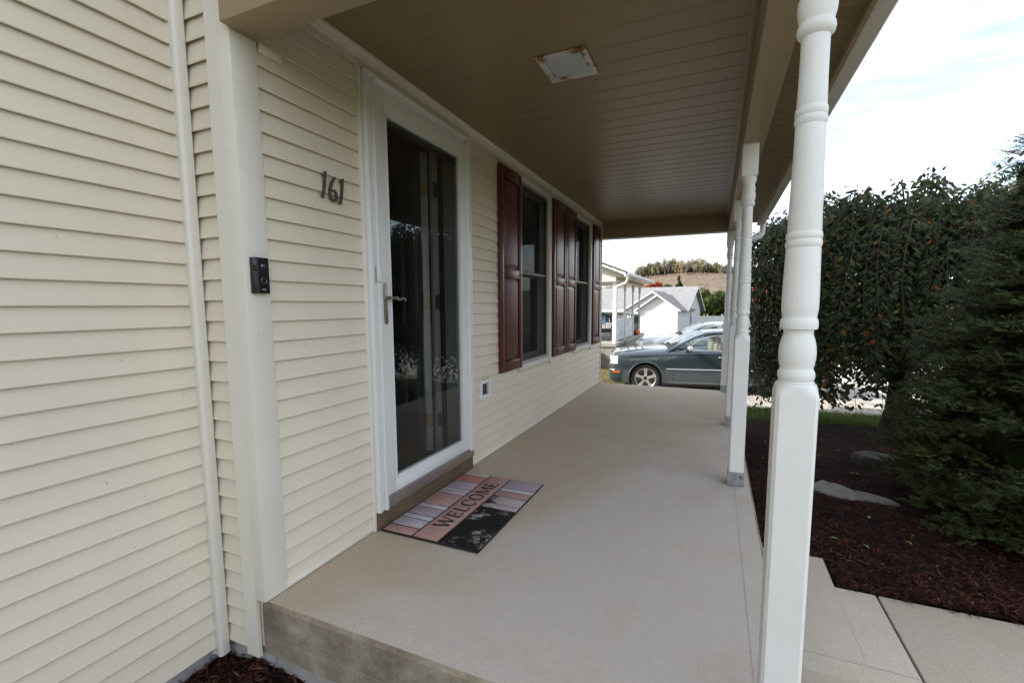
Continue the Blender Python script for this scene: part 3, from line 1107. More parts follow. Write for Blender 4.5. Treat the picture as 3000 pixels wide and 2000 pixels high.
# handle: long escutcheon and a wavy lever
hp = MB()
pl = []
for i in range(24):
    t = 2 * pi * i / 24
    cyz = 0.080 if sin(t) >= 0 else -0.080
    pl.append((0.0125 * cos(t), cyz + 0.022 * sin(t)))
hp.prism(pl, lambda u, v, t: (t, u, v), 0.0, 0.008)
hd = hp.build('handle', 'nickel', sd, bevel=0.003, smooth=True)
hd.location = (0.0385, 1.803, 1.122)
lv = MB()
lv.tube([(0.006, 0, 0.028), (0.040, 0, 0.028)], 0.008, 10)
lv.sphere((0.045, 0.030, 0.028), (0.011, 0.016, 0.011))
lv.tube([(0.040, 0.0, 0.028), (0.046, 0.016, 0.028), (0.046, 0.030, 0.028), (0.046, 0.042, 0.021), (0.046, 0.055, 0.020), (0.046, 0.070, 0.026), (0.046, 0.086, 0.027), (0.045, 0.098, 0.020), (0.044, 0.102, 0.012)],
        [0.008, 0.009, 0.009, 0.007, 0.006, 0.006, 0.006, 0.0055, 0.004], 10)
lv.sphere((0.010, 0.002, -0.045), (0.004, 0.007, 0.007), 10, 6)
lv.build('lever', 'nickel', hd, smooth=True)

# door frame behind and the front door standing open
jb = MB()
jb.box(-0.13, -0.001, 2.575, 2.604, 0.14, 2.10)
jb.box(-0.13, -0.001, 1.766, 1.790, 0.14, 2.10)
jb.box(-0.13, -0.001, 1.790, 2.575, 2.075, 2.098)
jb.box(-0.155, -0.131, 2.49, 2.600, 0.14, 2.10)
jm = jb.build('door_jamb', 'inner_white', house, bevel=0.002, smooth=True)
box('weatherstrip', 'black_rubber', jm, -0.1305, -0.110, 2.545, 2.5745, 0.14, 2.07)
fd = link('front_door', None, house)
fd.location = (-0.165, 2.485, 0.0)
fd.rotation_euler = (0, 0, atan2(0.63, -0.77))
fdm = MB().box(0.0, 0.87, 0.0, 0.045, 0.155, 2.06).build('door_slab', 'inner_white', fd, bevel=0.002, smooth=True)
for (z0, z1) in ((0.28, 0.82), (0.98, 1.60), (1.72, 1.94)):
    for (a, b) in ((0.12, 0.40), (0.48, 0.76)):
        for yy, s in ((-0.001, -1), (0.046, 1)):
            rp_ = MB()
            rp_.box(a, b, yy - 0.004, yy + 0.004, z0, z1)
            rp_.box(a + 0.035, b - 0.035, yy - 0.008, yy + 0.008, z0 + 0.035, z1 - 0.035)
            rp_.build('raised_panel', 'inner_white', fd, bevel=0.003, smooth=True)
kb = MB()
kb.tube([(0.80, 0.03, 1.02), (0.80, 0.105, 1.02)], 0.010, 10)
kb.sphere((0.80, 0.115, 1.02), 0.028)
kb.build('knob', 'dark_metal', fd, smooth=True)
for zz in (0.36, 1.135, 1.84):
    hg = MB()
    hg.box(-0.002, 0.0, 0.002, 0.043, zz - 0.045, zz + 0.045)
    hg.tube([(-0.012, 0.046, zz - 0.046), (-0.012, 0.046, zz + 0.046)], 0.007, 8)
    hg.build('hinge', 'brass', fd)
    box('hinge_leaf', 'dark_metal', jm, -0.1305, -0.1280, 2.494, 2.543, zz - 0.045, zz + 0.045)


# ------------------------------------------------------------------ windows and shutters
def make_window(y0, y1):
    w = link('window', None, house)
    w.location = (0, y0, WZ[0])
    W, H = y1 - y0, WZ[1] - WZ[0]
    fr = MB()
    e = 0.050
    fr.box(0.0, 0.030, -e, 0.0, -e, H + 0.035)
    fr.box(0.0, 0.030, W, W + e + 0.02, -e, H + 0.035)
    fr.box(0.0, 0.030, 0.0, W, H, H + 0.035)
    fr.box(0.0, 0.034, 0.0, W, -e, 0.0)
    fr.build('frame', 'trim_cream', w, bevel=0.003, smooth=True)
    inn = MB()
    inn.box(-0.10, 0.012, 0.0005, 0.020, 0.0005, H - 0.0005)
    inn.box(-0.10, 0.012, W - 0.020, W - 0.0005, 0.0005, H - 0.0005)
    inn.box(-0.10, 0.012, 0.020, W - 0.020, H - 0.020, H - 0.0005)
    inn.box(-0.10, 0.012, 0.020, W - 0.020, 0.0005, 0.020)
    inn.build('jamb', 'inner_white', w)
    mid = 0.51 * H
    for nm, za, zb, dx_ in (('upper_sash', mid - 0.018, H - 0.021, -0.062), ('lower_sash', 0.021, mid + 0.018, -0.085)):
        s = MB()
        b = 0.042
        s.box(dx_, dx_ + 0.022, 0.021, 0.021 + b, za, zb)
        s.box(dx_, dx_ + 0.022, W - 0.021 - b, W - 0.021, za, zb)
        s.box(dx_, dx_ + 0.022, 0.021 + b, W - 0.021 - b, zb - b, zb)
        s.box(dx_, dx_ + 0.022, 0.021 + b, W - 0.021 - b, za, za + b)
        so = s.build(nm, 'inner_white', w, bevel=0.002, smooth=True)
        box('glass_pane', 'window_glass', so, dx_ + 0.008, dx_ + 0.011, 0.021 + b, W - 0.021 - b, za + b, zb - b)
    s2 = MB()
    s2.box(-0.012, 0.004, 0.021, 0.036, 0.021, H - 0.021)
    s2.box(-0.012, 0.004, W - 0.036, W - 0.021, 0.021, H - 0.021)
    s2.box(-0.012, 0.004, 0.036, W - 0.036, H - 0.040, H - 0.021)
    s2.box(-0.012, 0.004, 0.036, W - 0.036, 0.021, 0.036)
    s2.box(-0.012, 0.004, 0.036, W - 0.036, mid - 0.010, mid + 0.010)
    s2.build('screen_frame', 'dark_metal', w)
    scr = MB().add([(-0.004, 0.03, 0.03), (-0.004, W - 0.03, 0.03), (-0.004, W - 0.03, H - 0.03), (-0.004, 0.03, H - 0.03)], [(0, 1, 2, 3)])
    scr.build('insect_screen', 'insect_screen', w)
    return w


for a, b in WINS:
    make_window(a, b)


def make_shutter():
    s = link('shutter', None, house)
    W, H = 0.405, 1.560
    f = MB()
    fx = 0.028
    st = 0.055
    f.box(0.0, fx, 0.0, st, 0.0, H)
    f.box(0.0, fx, W - st, W, 0.0, H)
    midz = 0.49 * H
    for za, zb in ((0.0, 0.085), (midz - 0.035, midz + 0.035), (H - 0.085, H)):
        f.box(0.0, fx, st, W - st, za, zb)
    f.box(0.0, 0.012, st, W - st, 0.085, H - 0.085)
    f.build('shutter_frame', 'maroon', s, bevel=0.004, smooth=True)
    for za, zb in ((0.085, midz - 0.035), (midz + 0.035, H - 0.085)):
        a, b = st + 0.008, W - st - 0.008
        za, zb = za + 0.008, zb - 0.008
        e = 0.032
        p = MB()
        vs = [(0.012, a, za), (0.012, b, za), (0.012, b, zb), (0.012, a, zb), (0.016, a, za), (0.016, b, za), (0.016, b, zb), (0.016, a, zb),
              (0.026, a + e, za + e), (0.026, b - e, za + e), (0.026, b - e, zb - e), (0.026, a + e, zb - e)]
        p.add(vs, [(0, 1, 5, 4), (1, 2, 6, 5), (2, 3, 7, 6), (3, 0, 4, 7), (4, 5, 9, 8), (5, 6, 10, 9), (6, 7, 11, 10), (7, 4, 8, 11), (8, 9, 10, 11)])
        p.build('raised_panel', 'maroon', s, bevel=0.0015, smooth=True, angle=12)
    sc = MB()
    for yy in (0.022, W - 0.022):
        for zz in (0.11, midz, H - 0.05):
            sc.lathe([(0.007, 0.0), (0.007, 0.003), (0.003, 0.005)], 8, lambda x, y, z, yy=yy, zz=zz: (0.028 + z, yy + x, zz + y))
    sc.build('screws', 'black_plastic', s)
    return s


sh0 = make_shutter()
for i, y0 in enumerate((3.115, 4.335, 4.752, 5.935)):
    s = sh0 if i == 0 else copy_tree(sh0, house)
    s.location = (0.0155, y0, 0.594)
    s.scale = (1, (1.0, 1.0, 0.93, 0.93)[i], 1)

# ------------------------------------------------------------------ turned porch posts
def make_post():
    p = thing('porch_post', 'x', 'post')
    h = 0.0425
    sq = MB()
    # lower square shaft; its top is a lamb's-tongue: corners cut back to the round
    n = 32
    def ring(z, f):
        out = []
        for j in range(n):
            t = 2 * pi * (j + 0.5) / n
            c, s_ = cos(t), sin(t)
            k = max(abs(c), abs(s_))
            sqr = h / k
            rad = min(sqr, h * 1.37)
            r = lerp(rad, h * 0.97, f)
            if f > 0:
                r = min(sqr, lerp(h * 1.40, h * 0.99, f))
            out.append((r * c, r * s_, z))
        return out
    rings = [ring(0.040, 0), ring(0.895, 0), ring(0.905, 0.25), ring(0.915, 0.55), ring(0.924, 0.9), ring(0.928, 1.0)]
    vs = [v for rg in rings for v in rg]
    fs = [(i * n + j, i * n + (j + 1) % n, (i + 1) * n + (j + 1) % n, (i + 1) * n + j) for i in range(len(rings) - 1) for j in range(n)]
    fs += [tuple(range(n - 1, -1, -1)), tuple((len(rings) - 1) * n + j for j in range(n))]
    sq.add(vs, fs)
    sq.build('lower_shaft', 'white_paint', p, smooth=True, angle=28)
    pr = [(0.0375, 0.926), (0.0375, 0.934), (0.0345, 0.936), (0.0365, 0.939), (0.0382, 0.946), (0.0375, 0.956), (0.0345, 0.962),
          (0.0335, 0.966), (0.0355, 0.974), (0.0376, 0.988), (0.0380, 1.001), (0.0368, 1.016), (0.0338, 1.031), (0.0305, 1.041), (0.0295, 1.048), (0.0305, 1.053), (0.0375, 1.0555),
          (0.0382, 1.062), (0.0382, 1.071), (0.0360, 1.078), (0.0342, 1.081), (0.0352, 1.088), (0.0368, 1.099), (0.0370, 1.115), (0.0365, 1.15), (0.0352, 1.200), (0.0343, 1.234),
          (0.0335, 1.236), (0.0357, 1.240), (0.0365, 1.246), (0.0357, 1.252), (0.0338, 1.2545), (0.0355, 1.257), (0.0363, 1.263), (0.0352, 1.269), (0.0332, 1.2715), (0.0337, 1.274),
          (0.0318, 1.36), (0.0302, 1.43), (0.0293, 1.497), (0.0286, 1.499), (0.0312, 1.504), (0.0320, 1.510), (0.0312, 1.516), (0.0294, 1.518), (0.0311, 1.521), (0.0318, 1.528), (0.0309, 1.535), (0.0285, 1.538),
          (0.0289, 1.541), (0.0276, 1.60), (0.0270, 1.680), (0.0300, 1.682), (0.0352, 1.688), (0.0368, 1.696), (0.0355, 1.705), (0.0320, 1.710), (0.0335, 1.715), (0.0365, 1.728), (0.0375, 1.742), (0.0368, 1.755), (0.0335, 1.764),
          (0.0330, 1.768), (0.0362, 1.774), (0.0370, 1.780), (0.0355, 1.788), (0.0318, 1.794), (0.0305, 1.803), (0.0330, 1.814), (0.0375, 1.822), (0.0385, 1.832), (0.0375, 1.842), (0.0375, 1.850)]
    MB().lathe(pr, 40).build('turned_shaft', 'white_paint', p, smooth=True, angle=40)
    MB().box(-h, h, -h, h, 1.850, 2.029).build('upper_block', 'white_paint', p, bevel=0.004, smooth=True)
    b = MB()
    e = h + 0.004
    b.box(-e, e, -e, -h - 0.0005, 0.004, 0.088)
    b.box(-e, e, h + 0.0005, e, 0.004, 0.088)
    b.box(-e, -h - 0.0005, -h, h, 0.004, 0.088)
    b.box(-e, e, -e, e, 0.002, 0.006)
    for u in (-0.018, 0.006, 0.028):
        b.box(u - 0.003, u + 0.003, -e - 0.002, -e, 0.018, 0.070)
    bo = b.build('post_base', 'galv', p)
    bolt = MB()
    bolt.lathe([(0.007, 0), (0.007, 0.004), (0.003, 0.005)], 8, lambda x, y, z: (0.026 + x, -e - z, 0.062 + y))
    bolt.build('bolt', 'dark_metal', bo)
    return p


p0 = make_post()
plab = ['nearest and largest white turned porch post at the front corner of the porch',
        'white turned porch post, second from the camera, with bare metal base',
        'white turned porch post, third from the camera, partly behind the second',
        'farthest white turned porch post at the driveway end of the porch']
for i, (x, y, rz) in enumerate(((1.706, 1.212, 0.0), (1.681, 3.054, 0.0), (1.690, 4.585, 0), (1.667, 6.362, 0))):
    q = p0 if i == 0 else copy_tree(p0)
    q.location = (x, y, 0.0)
    tag(q, plab[i], 'post', 'turned porch posts')

# ------------------------------------------------------------------ small fixtures on the porch
# doorbell camera on the corner trim
db = thing('doorbell', 'black and bronze video doorbell on the corner post', 'doorbell', (0.018, 1.146, 1.157))
prof = [(0.0, -0.031), (0.018, -0.031), (0.023, -0.024), (0.024, 0.024), (0.018, 0.031), (0.0, 0.031)]
MB().prism(prof, lambda u, v, t: (u, v, t), 0.0, 0.081).build('lower_body', 'bell_brown', db, bevel=0.002, smooth=True)
MB().prism(prof, lambda u, v, t: (u, v, t), 0.082, 0.126).build('camera_body', 'black_plastic', db, bevel=0.002, smooth=True)
MB().prism([(0.024, -0.021), (0.0255, -0.019), (0.0255, 0.024), (0.024, 0.026)], lambda u, v, t: (u, v, t), 0.002, 0.124).build('face_plate', 'black_plastic', db)
lens = MB()
lens.lathe([(0.011, 0.0), (0.011, 0.003), (0.007, 0.0045), (0.0, 0.005)], 20, lambda x, y, z: (0.0255 + z, 0.002 + x, 0.096 + y))
lens.build('lens', 'car_glass', db, smooth=True)
rg = MB()
rg.tube([(0.0262, 0.003 + 0.0105 * cos(2 * pi * i / 24), 0.045 + 0.0105 * sin(2 * pi * i / 24)) for i in range(24)], 0.0011, 6, closed=True)
rg.build('button_ring', 'nickel', db)
lg = MB()           # small four-letter word mark under the button: r i n g
def lstroke(mb, pts, w=0.0009):
    mb.tube([(0.0258, a, b) for a, b in pts], w, 5)
yb, zb_ = -0.0045, 0.0115
lstroke(lg, [(yb, zb_), (yb, zb_ + 0.004)]); lstroke(lg, [(yb, zb_ + 0.0028), (yb + 0.0018, zb_ + 0.004)])
lstroke(lg, [(yb + 0.0034, zb_), (yb + 0.0034, zb_ + 0.004)]); lstroke(lg, [(yb + 0.0034, zb_ + 0.0056), (yb + 0.0034, zb_ + 0.0062)])
lstroke(lg, [(yb + 0.005, zb_), (yb + 0.005, zb_ + 0.004), (yb + 0.0072, zb_ + 0.004), (yb + 0.0076, zb_ + 0.003), (yb + 0.0076, zb_)])
lstroke(lg, [(yb + 0.0115, zb_ + 0.004), (yb + 0.0095, zb_ + 0.004), (yb + 0.0092, zb_ + 0.001), (yb + 0.0115, zb_ + 0.0006), (yb + 0.0115, zb_ + 0.004), (yb + 0.0115, zb_ - 0.0015), (yb + 0.0095, zb_ - 0.0022)])
lg.build('word_mark', 'galv', db)

# house number 161
hn = thing('house_number', 'dark metal house number 161 on the siding beside the door', 'house number', (0.018, 1.446, 1.556))
hn.scale = (1, 0.90, 0.90)


def stroke_poly(pts, ws):
    L, R = [], []
    for i, p in enumerate(pts):
        a = Vector(pts[max(0, i - 1)])
        b = Vector(pts[min(len(pts) - 1, i + 1)])
        d = (b - a).normalized()
        nrm = Vector((-d.y, d.x)) * ws[i]
        L.append(tuple(Vector(p) + nrm))
        R.append(tuple(Vector(p) - nrm))
    return L, R


def stroke(mb, pts, ws, x0, x1, oy=0.0, oz=0.0):
    L, R = stroke_poly(pts, ws)
    n = len(pts)
    vs = []
    for x in (x0, x1):
        vs += [(x, a + oy, b + oz) for a, b in L] + [(x, a + oy, b + oz) for a, b in R]
    fs = []
    for i in range(n - 1):
        fs.append((2 * n + i, 2 * n + i + 1, 3 * n + i + 1, 3 * n + i))
        fs.append((i, n + i, n + i + 1, i + 1))
        fs.append((i, i + 1, 2 * n + i + 1, 2 * n + i))
        fs.append((n + i, 3 * n + i, 3 * n + i + 1, n + i + 1))
    fs.append((0, 2 * n, 3 * n, n))
    fs.append((n - 1, 2 * n - 1, 4 * n - 1, 3 * n - 1))
    mb.add(vs, fs)


for oy, oz in ((0.006, 0.0), (0.112, -0.008)):
    d1 = MB()
    stroke(d1, [(0.002, 0.000), (0.012, 0.030), (0.020, 0.080), (0.024, 0.112), (0.026, 0.122)], [0.0066, 0.0056, 0.0050, 0.0054, 0.0045], 0.0, 0.010, oy, oz)
    stroke(d1, [(0.026, 0.118), (0.016, 0.108), (0.008, 0.098)], [0.0055, 0.0045, 0.0015], 0.0, 0.0095, oy, oz)
    d1.build('digit_one', 'dark_metal', hn, bevel=0.0012, smooth=True)
d6 = MB()
pts = [(0.050, 0.118), (0.036, 0.106), (0.022, 0.084), (0.013, 0.058), (0.010, 0.034), (0.015, 0.014), (0.028, 0.005), (0.042, 0.008), (0.050, 0.024), (0.048, 0.044), (0.038, 0.056), (0.026, 0.054), (0.018, 0.044)]
stroke(d6, pts, [0.0020, 0.0046, 0.0058, 0.0062, 0.0062, 0.0058, 0.0050, 0.0054, 0.0058, 0.0054, 0.0046, 0.0036, 0.0012], 0.0, 0.010, 0.044, -0.008)
d6.build('digit_six', 'dark_metal', hn, bevel=0.0012, smooth=True)

# small square vent by the floor
vt = thing('wall_vent', 'small square white vent low on the siding right of the door', 'vent', (0.0, 2.797, 0.447))
v = MB()
v.box(0.0, 0.030, 0.0, 0.165, 0.0, 0.028); v.box(0.0, 0.030, 0.0, 0.165, 0.108, 0.135)
v.box(0.0, 0.030, 0.0, 0.030, 0.028, 0.108); v.box(0.0, 0.030, 0.135, 0.165, 0.028, 0.108)
v.build('vent_frame', 'white_metal', vt, bevel=0.004, smooth=True)
for i in range(5):
    lo = MB().add([(0.004, 0.03, 0.030 + i * 0.016), (0.004, 0.135, 0.030 + i * 0.016), (0.016, 0.135, 0.024 + i * 0.016 + 0.006), (0.016, 0.03, 0.030 + i * 0.016)], [(0, 1, 2, 3)])
    lo.build('louvre', 'galv', vt)
MB().box(0.001, 0.003, 0.03, 0.135, 0.028, 0.108).build('vent_back', 'dark_metal', vt)

# recessed square ceiling light with rusty trim
cl = thing('ceiling_light', 'square recessed porch ceiling light with rusty white trim', 'ceiling light', (0.834, 2.215, CZ - 0.001))
a, b, c_ = 0.120, 0.128, 0.088
tr_ = MB()
tr_.box(-a, a, -b, -0.092, -0.010, 0.0); tr_.box(-a, a, 0.092, b, -0.010, 0.0)
tr_.box(-a, -c_, -0.092, 0.092, -0.010, 0.0); tr_.box(c_, a, -0.092, 0.092, -0.010, 0.0)
tr_.build('trim', 'light_trim', cl, bevel=0.003, smooth=True)
MB().box(-c_ + 0.001, c_ - 0.001, -0.091, 0.091, -0.005, -0.001).build('lens', 'frosted_lens', cl)

# chandelier glimpsed inside
ch = thing('chandelier', 'lit chandelier glimpsed inside through the glass of the storm door', 'chandelier', (-3.0, 4.0, 0.0))
ch.location = (-1.62, 4.0, 2.15)
MB().tube([(0, 0, 0.42), (0, 0, 0.05)], 0.008, 8).build('rod', 'brass', ch)
ca = MB()
for i in range(5):
    t = 2 * pi * i / 5 + 0.4
    ca.tube([(0, 0, 0.08), (0.10 * cos(t), 0.10 * sin(t), 0.02), (0.18 * cos(t), 0.18 * sin(t), 0.05), (0.19 * cos(t), 0.19 * sin(t), 0.09)], 0.006, 6)
ca.build('arms', 'brass', ch)
for i in range(5):
    t = 2 * pi * i / 5 + 0.4
    bb = MB().sphere((0.19 * cos(t), 0.19 * sin(t), 0.115), (0.012, 0.012, 0.024), 8, 6)
    bb.build('bulb', 'bulb', ch)

# ------------------------------------------------------------------ welcome mat
dm = thing('door_mat', 'worn rubber welcome mat in pink and lilac plank print before the door', 'door mat', (0.0, 0.0, 0.0))
MX0, MX1, MY0, MY1 = 0.046, 0.590, 1.706, 2.556
MB().box(MX0, MX1, MY0, MY1, 0.0025, 0.0095).build('rubber_base', 'black_rubber', dm, bevel=0.003, smooth=True)
ML = MY1 - MY0
zt0, zt1 = 0.0096, 0.0115


def tile(x0, x1, f0, f1, m):
    y0, y1 = MY0 + f0 * ML, MY0 + f1 * ML
    MB().box(x0, x1, y0, y1, 0.006, zt1 + random.uniform(-0.0002, 0.0002)).build('mat_tile', m, dm, bevel=0.0012, smooth=True)


for f0, f1, m in ((0.012, 0.085, 'mat_salmon'), (0.097, 0.190, 'mat_pale'), (0.200, 0.243, 'mat_white'), (0.253, 0.350, 'mat_lilac'), (0.360, 0.402, 'mat_white'), (0.412, 0.590, 'mat_salmon'),
                  (0.600, 0.652, 'mat_pale'), (0.660, 0.686, 'mat_white'), (0.696, 0.825, 'mat_lilac'), (0.835, 0.955, 'mat_orange'), (0.963, 0.992, 'mat_white')):
    tile(0.050, 0.220, f0, f1, m)
tile(0.230, 0.366, 0.012, 0.992, 'mat_salmon')
for f0, f1, m in ((0.012, 0.10, 'mat_worn'), (0.11, 0.20, 'mat_worn'), (0.21, 0.29, 'mat_worn'), (0.30, 0.345, 'mat_worn'), (0.355, 0.50, 'mat_worn'), (0.51, 0.565, 'mat_part'), (0.575, 0.69, 'mat_part'), (0.70, 0.775, 'mat_salmon'), (0.785, 0.83, 'mat_white'), (0.84, 0.992, 'mat_lilac')):
    tile(0.376, 0.584, f0, f1, m)

# letters: u runs along the reading direction (+Y), v up the letter (towards the wall, -X)
LU0, LH = 0.140, 0.080
letter_z = [0.0]


def bar(mb, p, q, w, w2=None):
    w2 = w if w2 is None else w2
    p, q = Vector(p), Vector(q)
    d = (q - p).normalized()
    nn = Vector((-d.y, d.x))
    poly = [p + nn * w / 2, p - nn * w / 2, q - nn * w2 / 2, q + nn * w2 / 2]
    letter_z[0] += 0.00002
    zt = 0.0121 + letter_z[0]
    mb.prism([(v.x, v.y) for v in poly], lambda u, v, t: (0.298 + LH / 2 - v, MY0 + u, t), 0.0110, zt)


def letter(kind, u, w):
    mb = MB()
    letter_z[0] = 0.0
    T, t, s = 0.0165, 0.0070, 0.0055
    H = LH
    if kind == 'W':
        for (a, b, ww) in ((0.0, 0.28, T), (0.28, 0.52, t), (0.48, 0.74, T), (0.74, 1.0, t)):
            up = a in (0.0, 0.48)
            bar(mb, (u + a * w, H if up else 0), (u + b * w, 0 if up else H), ww)
        bar(mb, (u - 0.008, H), (u + 0.016, H), s); bar(mb, (u + w - 0.014, H), (u + w + 0.008, H), s); bar(mb, (u + w * 0.42, H), (u + w * 0.60, H), s)
    elif kind in 'EL':
        bar(mb, (u + 0.010, 0), (u + 0.010, H), T)
        bar(mb, (u, 0.002), (u + w, 0.002), t)
        bar(mb, (u + w - 0.002, 0), (u + w, 0.018), t)
        if kind == 'E':
            bar(mb, (u, H - 0.002), (u + w * 0.92, H - 0.002), t)
            bar(mb, (u + w * 0.90, H - 0.016), (u + w * 0.90, H), t)
            bar(mb, (u + 0.010, H * 0.52), (u + w * 0.72, H * 0.52), t)
            bar(mb, (u + w * 0.72, H * 0.38), (u + w * 0.72, H * 0.66), t * 0.8)
        else:
            bar(mb, (u, H - 0.002), (u + 0.022, H - 0.002), s)
    elif kind in 'CO':
        n = 28
        a0, a1 = (0.0, 2 * pi) if kind == 'O' else (0.75, 2 * pi - 0.70)
        for i in range(n):
            p0_, p1_ = a0 + (a1 - a0) * i / n, a0 + (a1 - a0) * (i + 1) / n
            pt = lambda a: (u + w / 2 + (w / 2 - 0.004) * cos(a), H / 2 + (H / 2 + 0.001) * sin(a))
            m_ = (p0_ + p1_) / 2
            ww = lerp(t, T, abs(cos(m_)) ** 1.5) if kind == 'O' or cos(m_) < 0 else t
            bar(mb, pt(p0_ - 0.03), pt(p1_ + 0.03), ww)
        if kind == 'C':
            bar(mb, (u + w - 0.004, H * 0.68), (u + w - 0.004, H * 1.0), t)
    elif kind == 'M':
        bar(mb, (u + 0.006, 0), (u + 0.010, H), t)
        bar(mb, (u + 0.010, H), (u + w * 0.50, 0.004), T)
        bar(mb, (u + w * 0.50, 0.004), (u + w - 0.014, H), t)
        bar(mb, (u + w - 0.010, H), (u + w - 0.006, 0), T)
        bar(mb, (u - 0.006, 0.002), (u + 0.020, 0.002), s); bar(mb, (u + w - 0.022, 0.002), (u + w + 0.006, 0.002), s)
        bar(mb, (u, H - 0.002), (u + 0.018, H - 0.002), s); bar(mb, (u + w - 0.018, H - 0.002), (u + w + 0.002, H - 0.002), s)
    mb.build('letter', 'black_rubber', dm)


u = LU0
for chx, w_ in (('W', 0.082), ('E', 0.050), ('L', 0.046), ('C', 0.056), ('O', 0.064), ('M', 0.080), ('E', 0.050)):
    w_ *= 1.17
    letter(chx, u, w_)
    u += w_ + 0.017

# ------------------------------------------------------------------ stones in the bed
def rock(name, outline, h, loc, label, seed, mat='stone'):
    random.seed(seed)
    n = len(outline)
    cx_ = sum(p[0] for p in outline) / n
    cy_ = sum(p[1] for p in outline) / n
    dense = []
    for i in range(n):
        a, b = outline[i], outline[(i + 1) % n]
        for k_ in range(3):
            t = k_ / 3
            dense.append((lerp(a[0], b[0], t) + random.uniform(-0.01, 0.01), lerp(a[1], b[1], t) + random.uniform(-0.01, 0.01)))
    m = len(dense)
    vs, fs = [], []
    for sc_, z_ in ((1.0, -0.08), (1.02, h * 0.45), (0.96, h * 0.9), (0.75, h), (0.4, h * 1.05)):
        for (x, y) in dense:
            vs.append((cx_ + (x - cx_) * sc_, cy_ + (y - cy_) * sc_, z_ + 0.012 * nz(x, y, z_, 9) + random.uniform(-0.003, 0.003)))
    for r_ in range(4):
        for i in range(m):
            fs.append((r_ * m + i, r_ * m + (i + 1) % m, (r_ + 1) * m + (i + 1) % m, (r_ + 1) * m + i))
    fs.append(tuple(4 * m + i for i in range(m)))
    o = MB().add(vs, fs).build(name, mat)
    o.location = loc
    return tag(o, label, 'stone')


rock('flagstone', [(-0.16, 0.02), (-0.04, 0.16), (0.06, 0.10), (0.30, -0.06), (0.36, -0.13), (0.08, -0.16), (-0.10, -0.10)], 0.022, (2.37, 3.88, mulch_z(2.37, 3.88) + 0.006), 'pale flat flagstone lying on the mulch behind the nearest post', 1)
rock('fieldstone', [(-0.20, 0.05), (-0.06, 0.14), (0.16, 0.10), (0.22, -0.04), (0.05, -0.12), (-0.14, -0.08)], 0.09, (2.98, 5.15, mulch_z(2.98, 5.15)), 'low grey fieldstone slab in the shade under the weeping tree', 2, 'stone_dark')
rock('fieldstone', [(-0.09, 0.03), (0.0, 0.06), (0.10, 0.02), (0.08, -0.05), (-0.06, -0.05)], 0.06, (3.02, 4.80, mulch_z(3.02, 4.8)), 'small brownish stone before the low slab in the mulch', 3, 'stone_dark')

# ------------------------------------------------------------------ mulch chips (uncountable)
random.seed(11)


def chip(mb, x, y, z, L, W):
    t = random.uniform(0, 2 * pi)
    tilt = random.gauss(0, 0.30)
    d = Vector((cos(t) * cos(tilt), sin(t) * cos(tilt), sin(tilt)))
    s_ = Vector((-sin(t), cos(t), random.gauss(0, 0.35))).normalized()
    c = Vector((x, y, z))
    b = random.uniform(-0.2, 0.2) * L
    up = Vector((0, 0, 1))
    mb.add([c - d * L / 2 - s_ * W * 0.3, c - d * L / 2 + s_ * W * 0.3, c + up * b * 0.3 + s_ * W / 2, c + up * b * 0.3 - s_ * W / 2, c + d * L / 2 + s_ * W * 0.2, c + d * L / 2 - s_ * W * 0.25],
           [(0, 1, 2, 3), (3, 2, 4, 5)])


mc = MB()
for i in range(38000):
    y = 2.36 + 5.2 * random.random() ** 1.55
    x = random.uniform(1.775, min(5.4, 2.9 + (y - 2.2) * 0.9))
    if mulch_skip(x, y) or (x < 2.10 and y < 2.65) or y < 2.375:
        continue
    big = random.random() < 0.06
    chip(mc, x, y, mulch_z(x, y) + random.uniform(0.0, 0.012), random.uniform(0.014, 0.036) * (2.0 if big else 1), random.uniform(0.0025, 0.0075))
for i in range(4200):
    x, y = random.uniform(-0.27, 1.3), random.uniform(0.55, 1.13)
    chip(mc, x, y, pocket_z(x, y) + random.uniform(0.0, 0.016), random.uniform(0.02, 0.06), random.uniform(0.004, 0.010))
for i in range(60):
    x, y = random.uniform(2.1, 4.2), 2.355 + random.uniform(-0.018, 0.01)
    chip(mc, x, y, -0.160, random.uniform(0.02, 0.06), random.uniform(0.004, 0.009))
tag(mc.build('mulch_chips', 'mulch_chip'), 'dark red brown shredded bark mulch around the porch', 'mulch', kind='stuff')


# ------------------------------------------------------------------ leaves
def leaf(mb, p, d, up, L, W, fold=0.25, curl=0.15):
    d = d.normalized()
    s_ = d.cross(up)
    s_ = s_.normalized() if s_.length > 1e-4 else d.orthogonal().normalized()
    n_ = s_.cross(d)
    c1_ = p + d * L * 0.40
    c2_ = p + d * L * 0.72 - n_ * L * curl * 0.5
    tip = p + d * L - n_ * L * curl
    w1, w2 = s_ * W * 0.5, s_ * W * 0.33
    h1 = n_ * W * fold
    mb.add([p, c1_ + w1 + h1, c1_, c1_ - w1 + h1, c2_ + w2 + h1 * 0.6, c2_, c2_ - w2 + h1 * 0.6, tip],
           [(0, 2, 1), (0, 3, 2), (1, 2, 5, 4), (2, 3, 6, 5), (4, 5, 7), (5, 6, 7)])


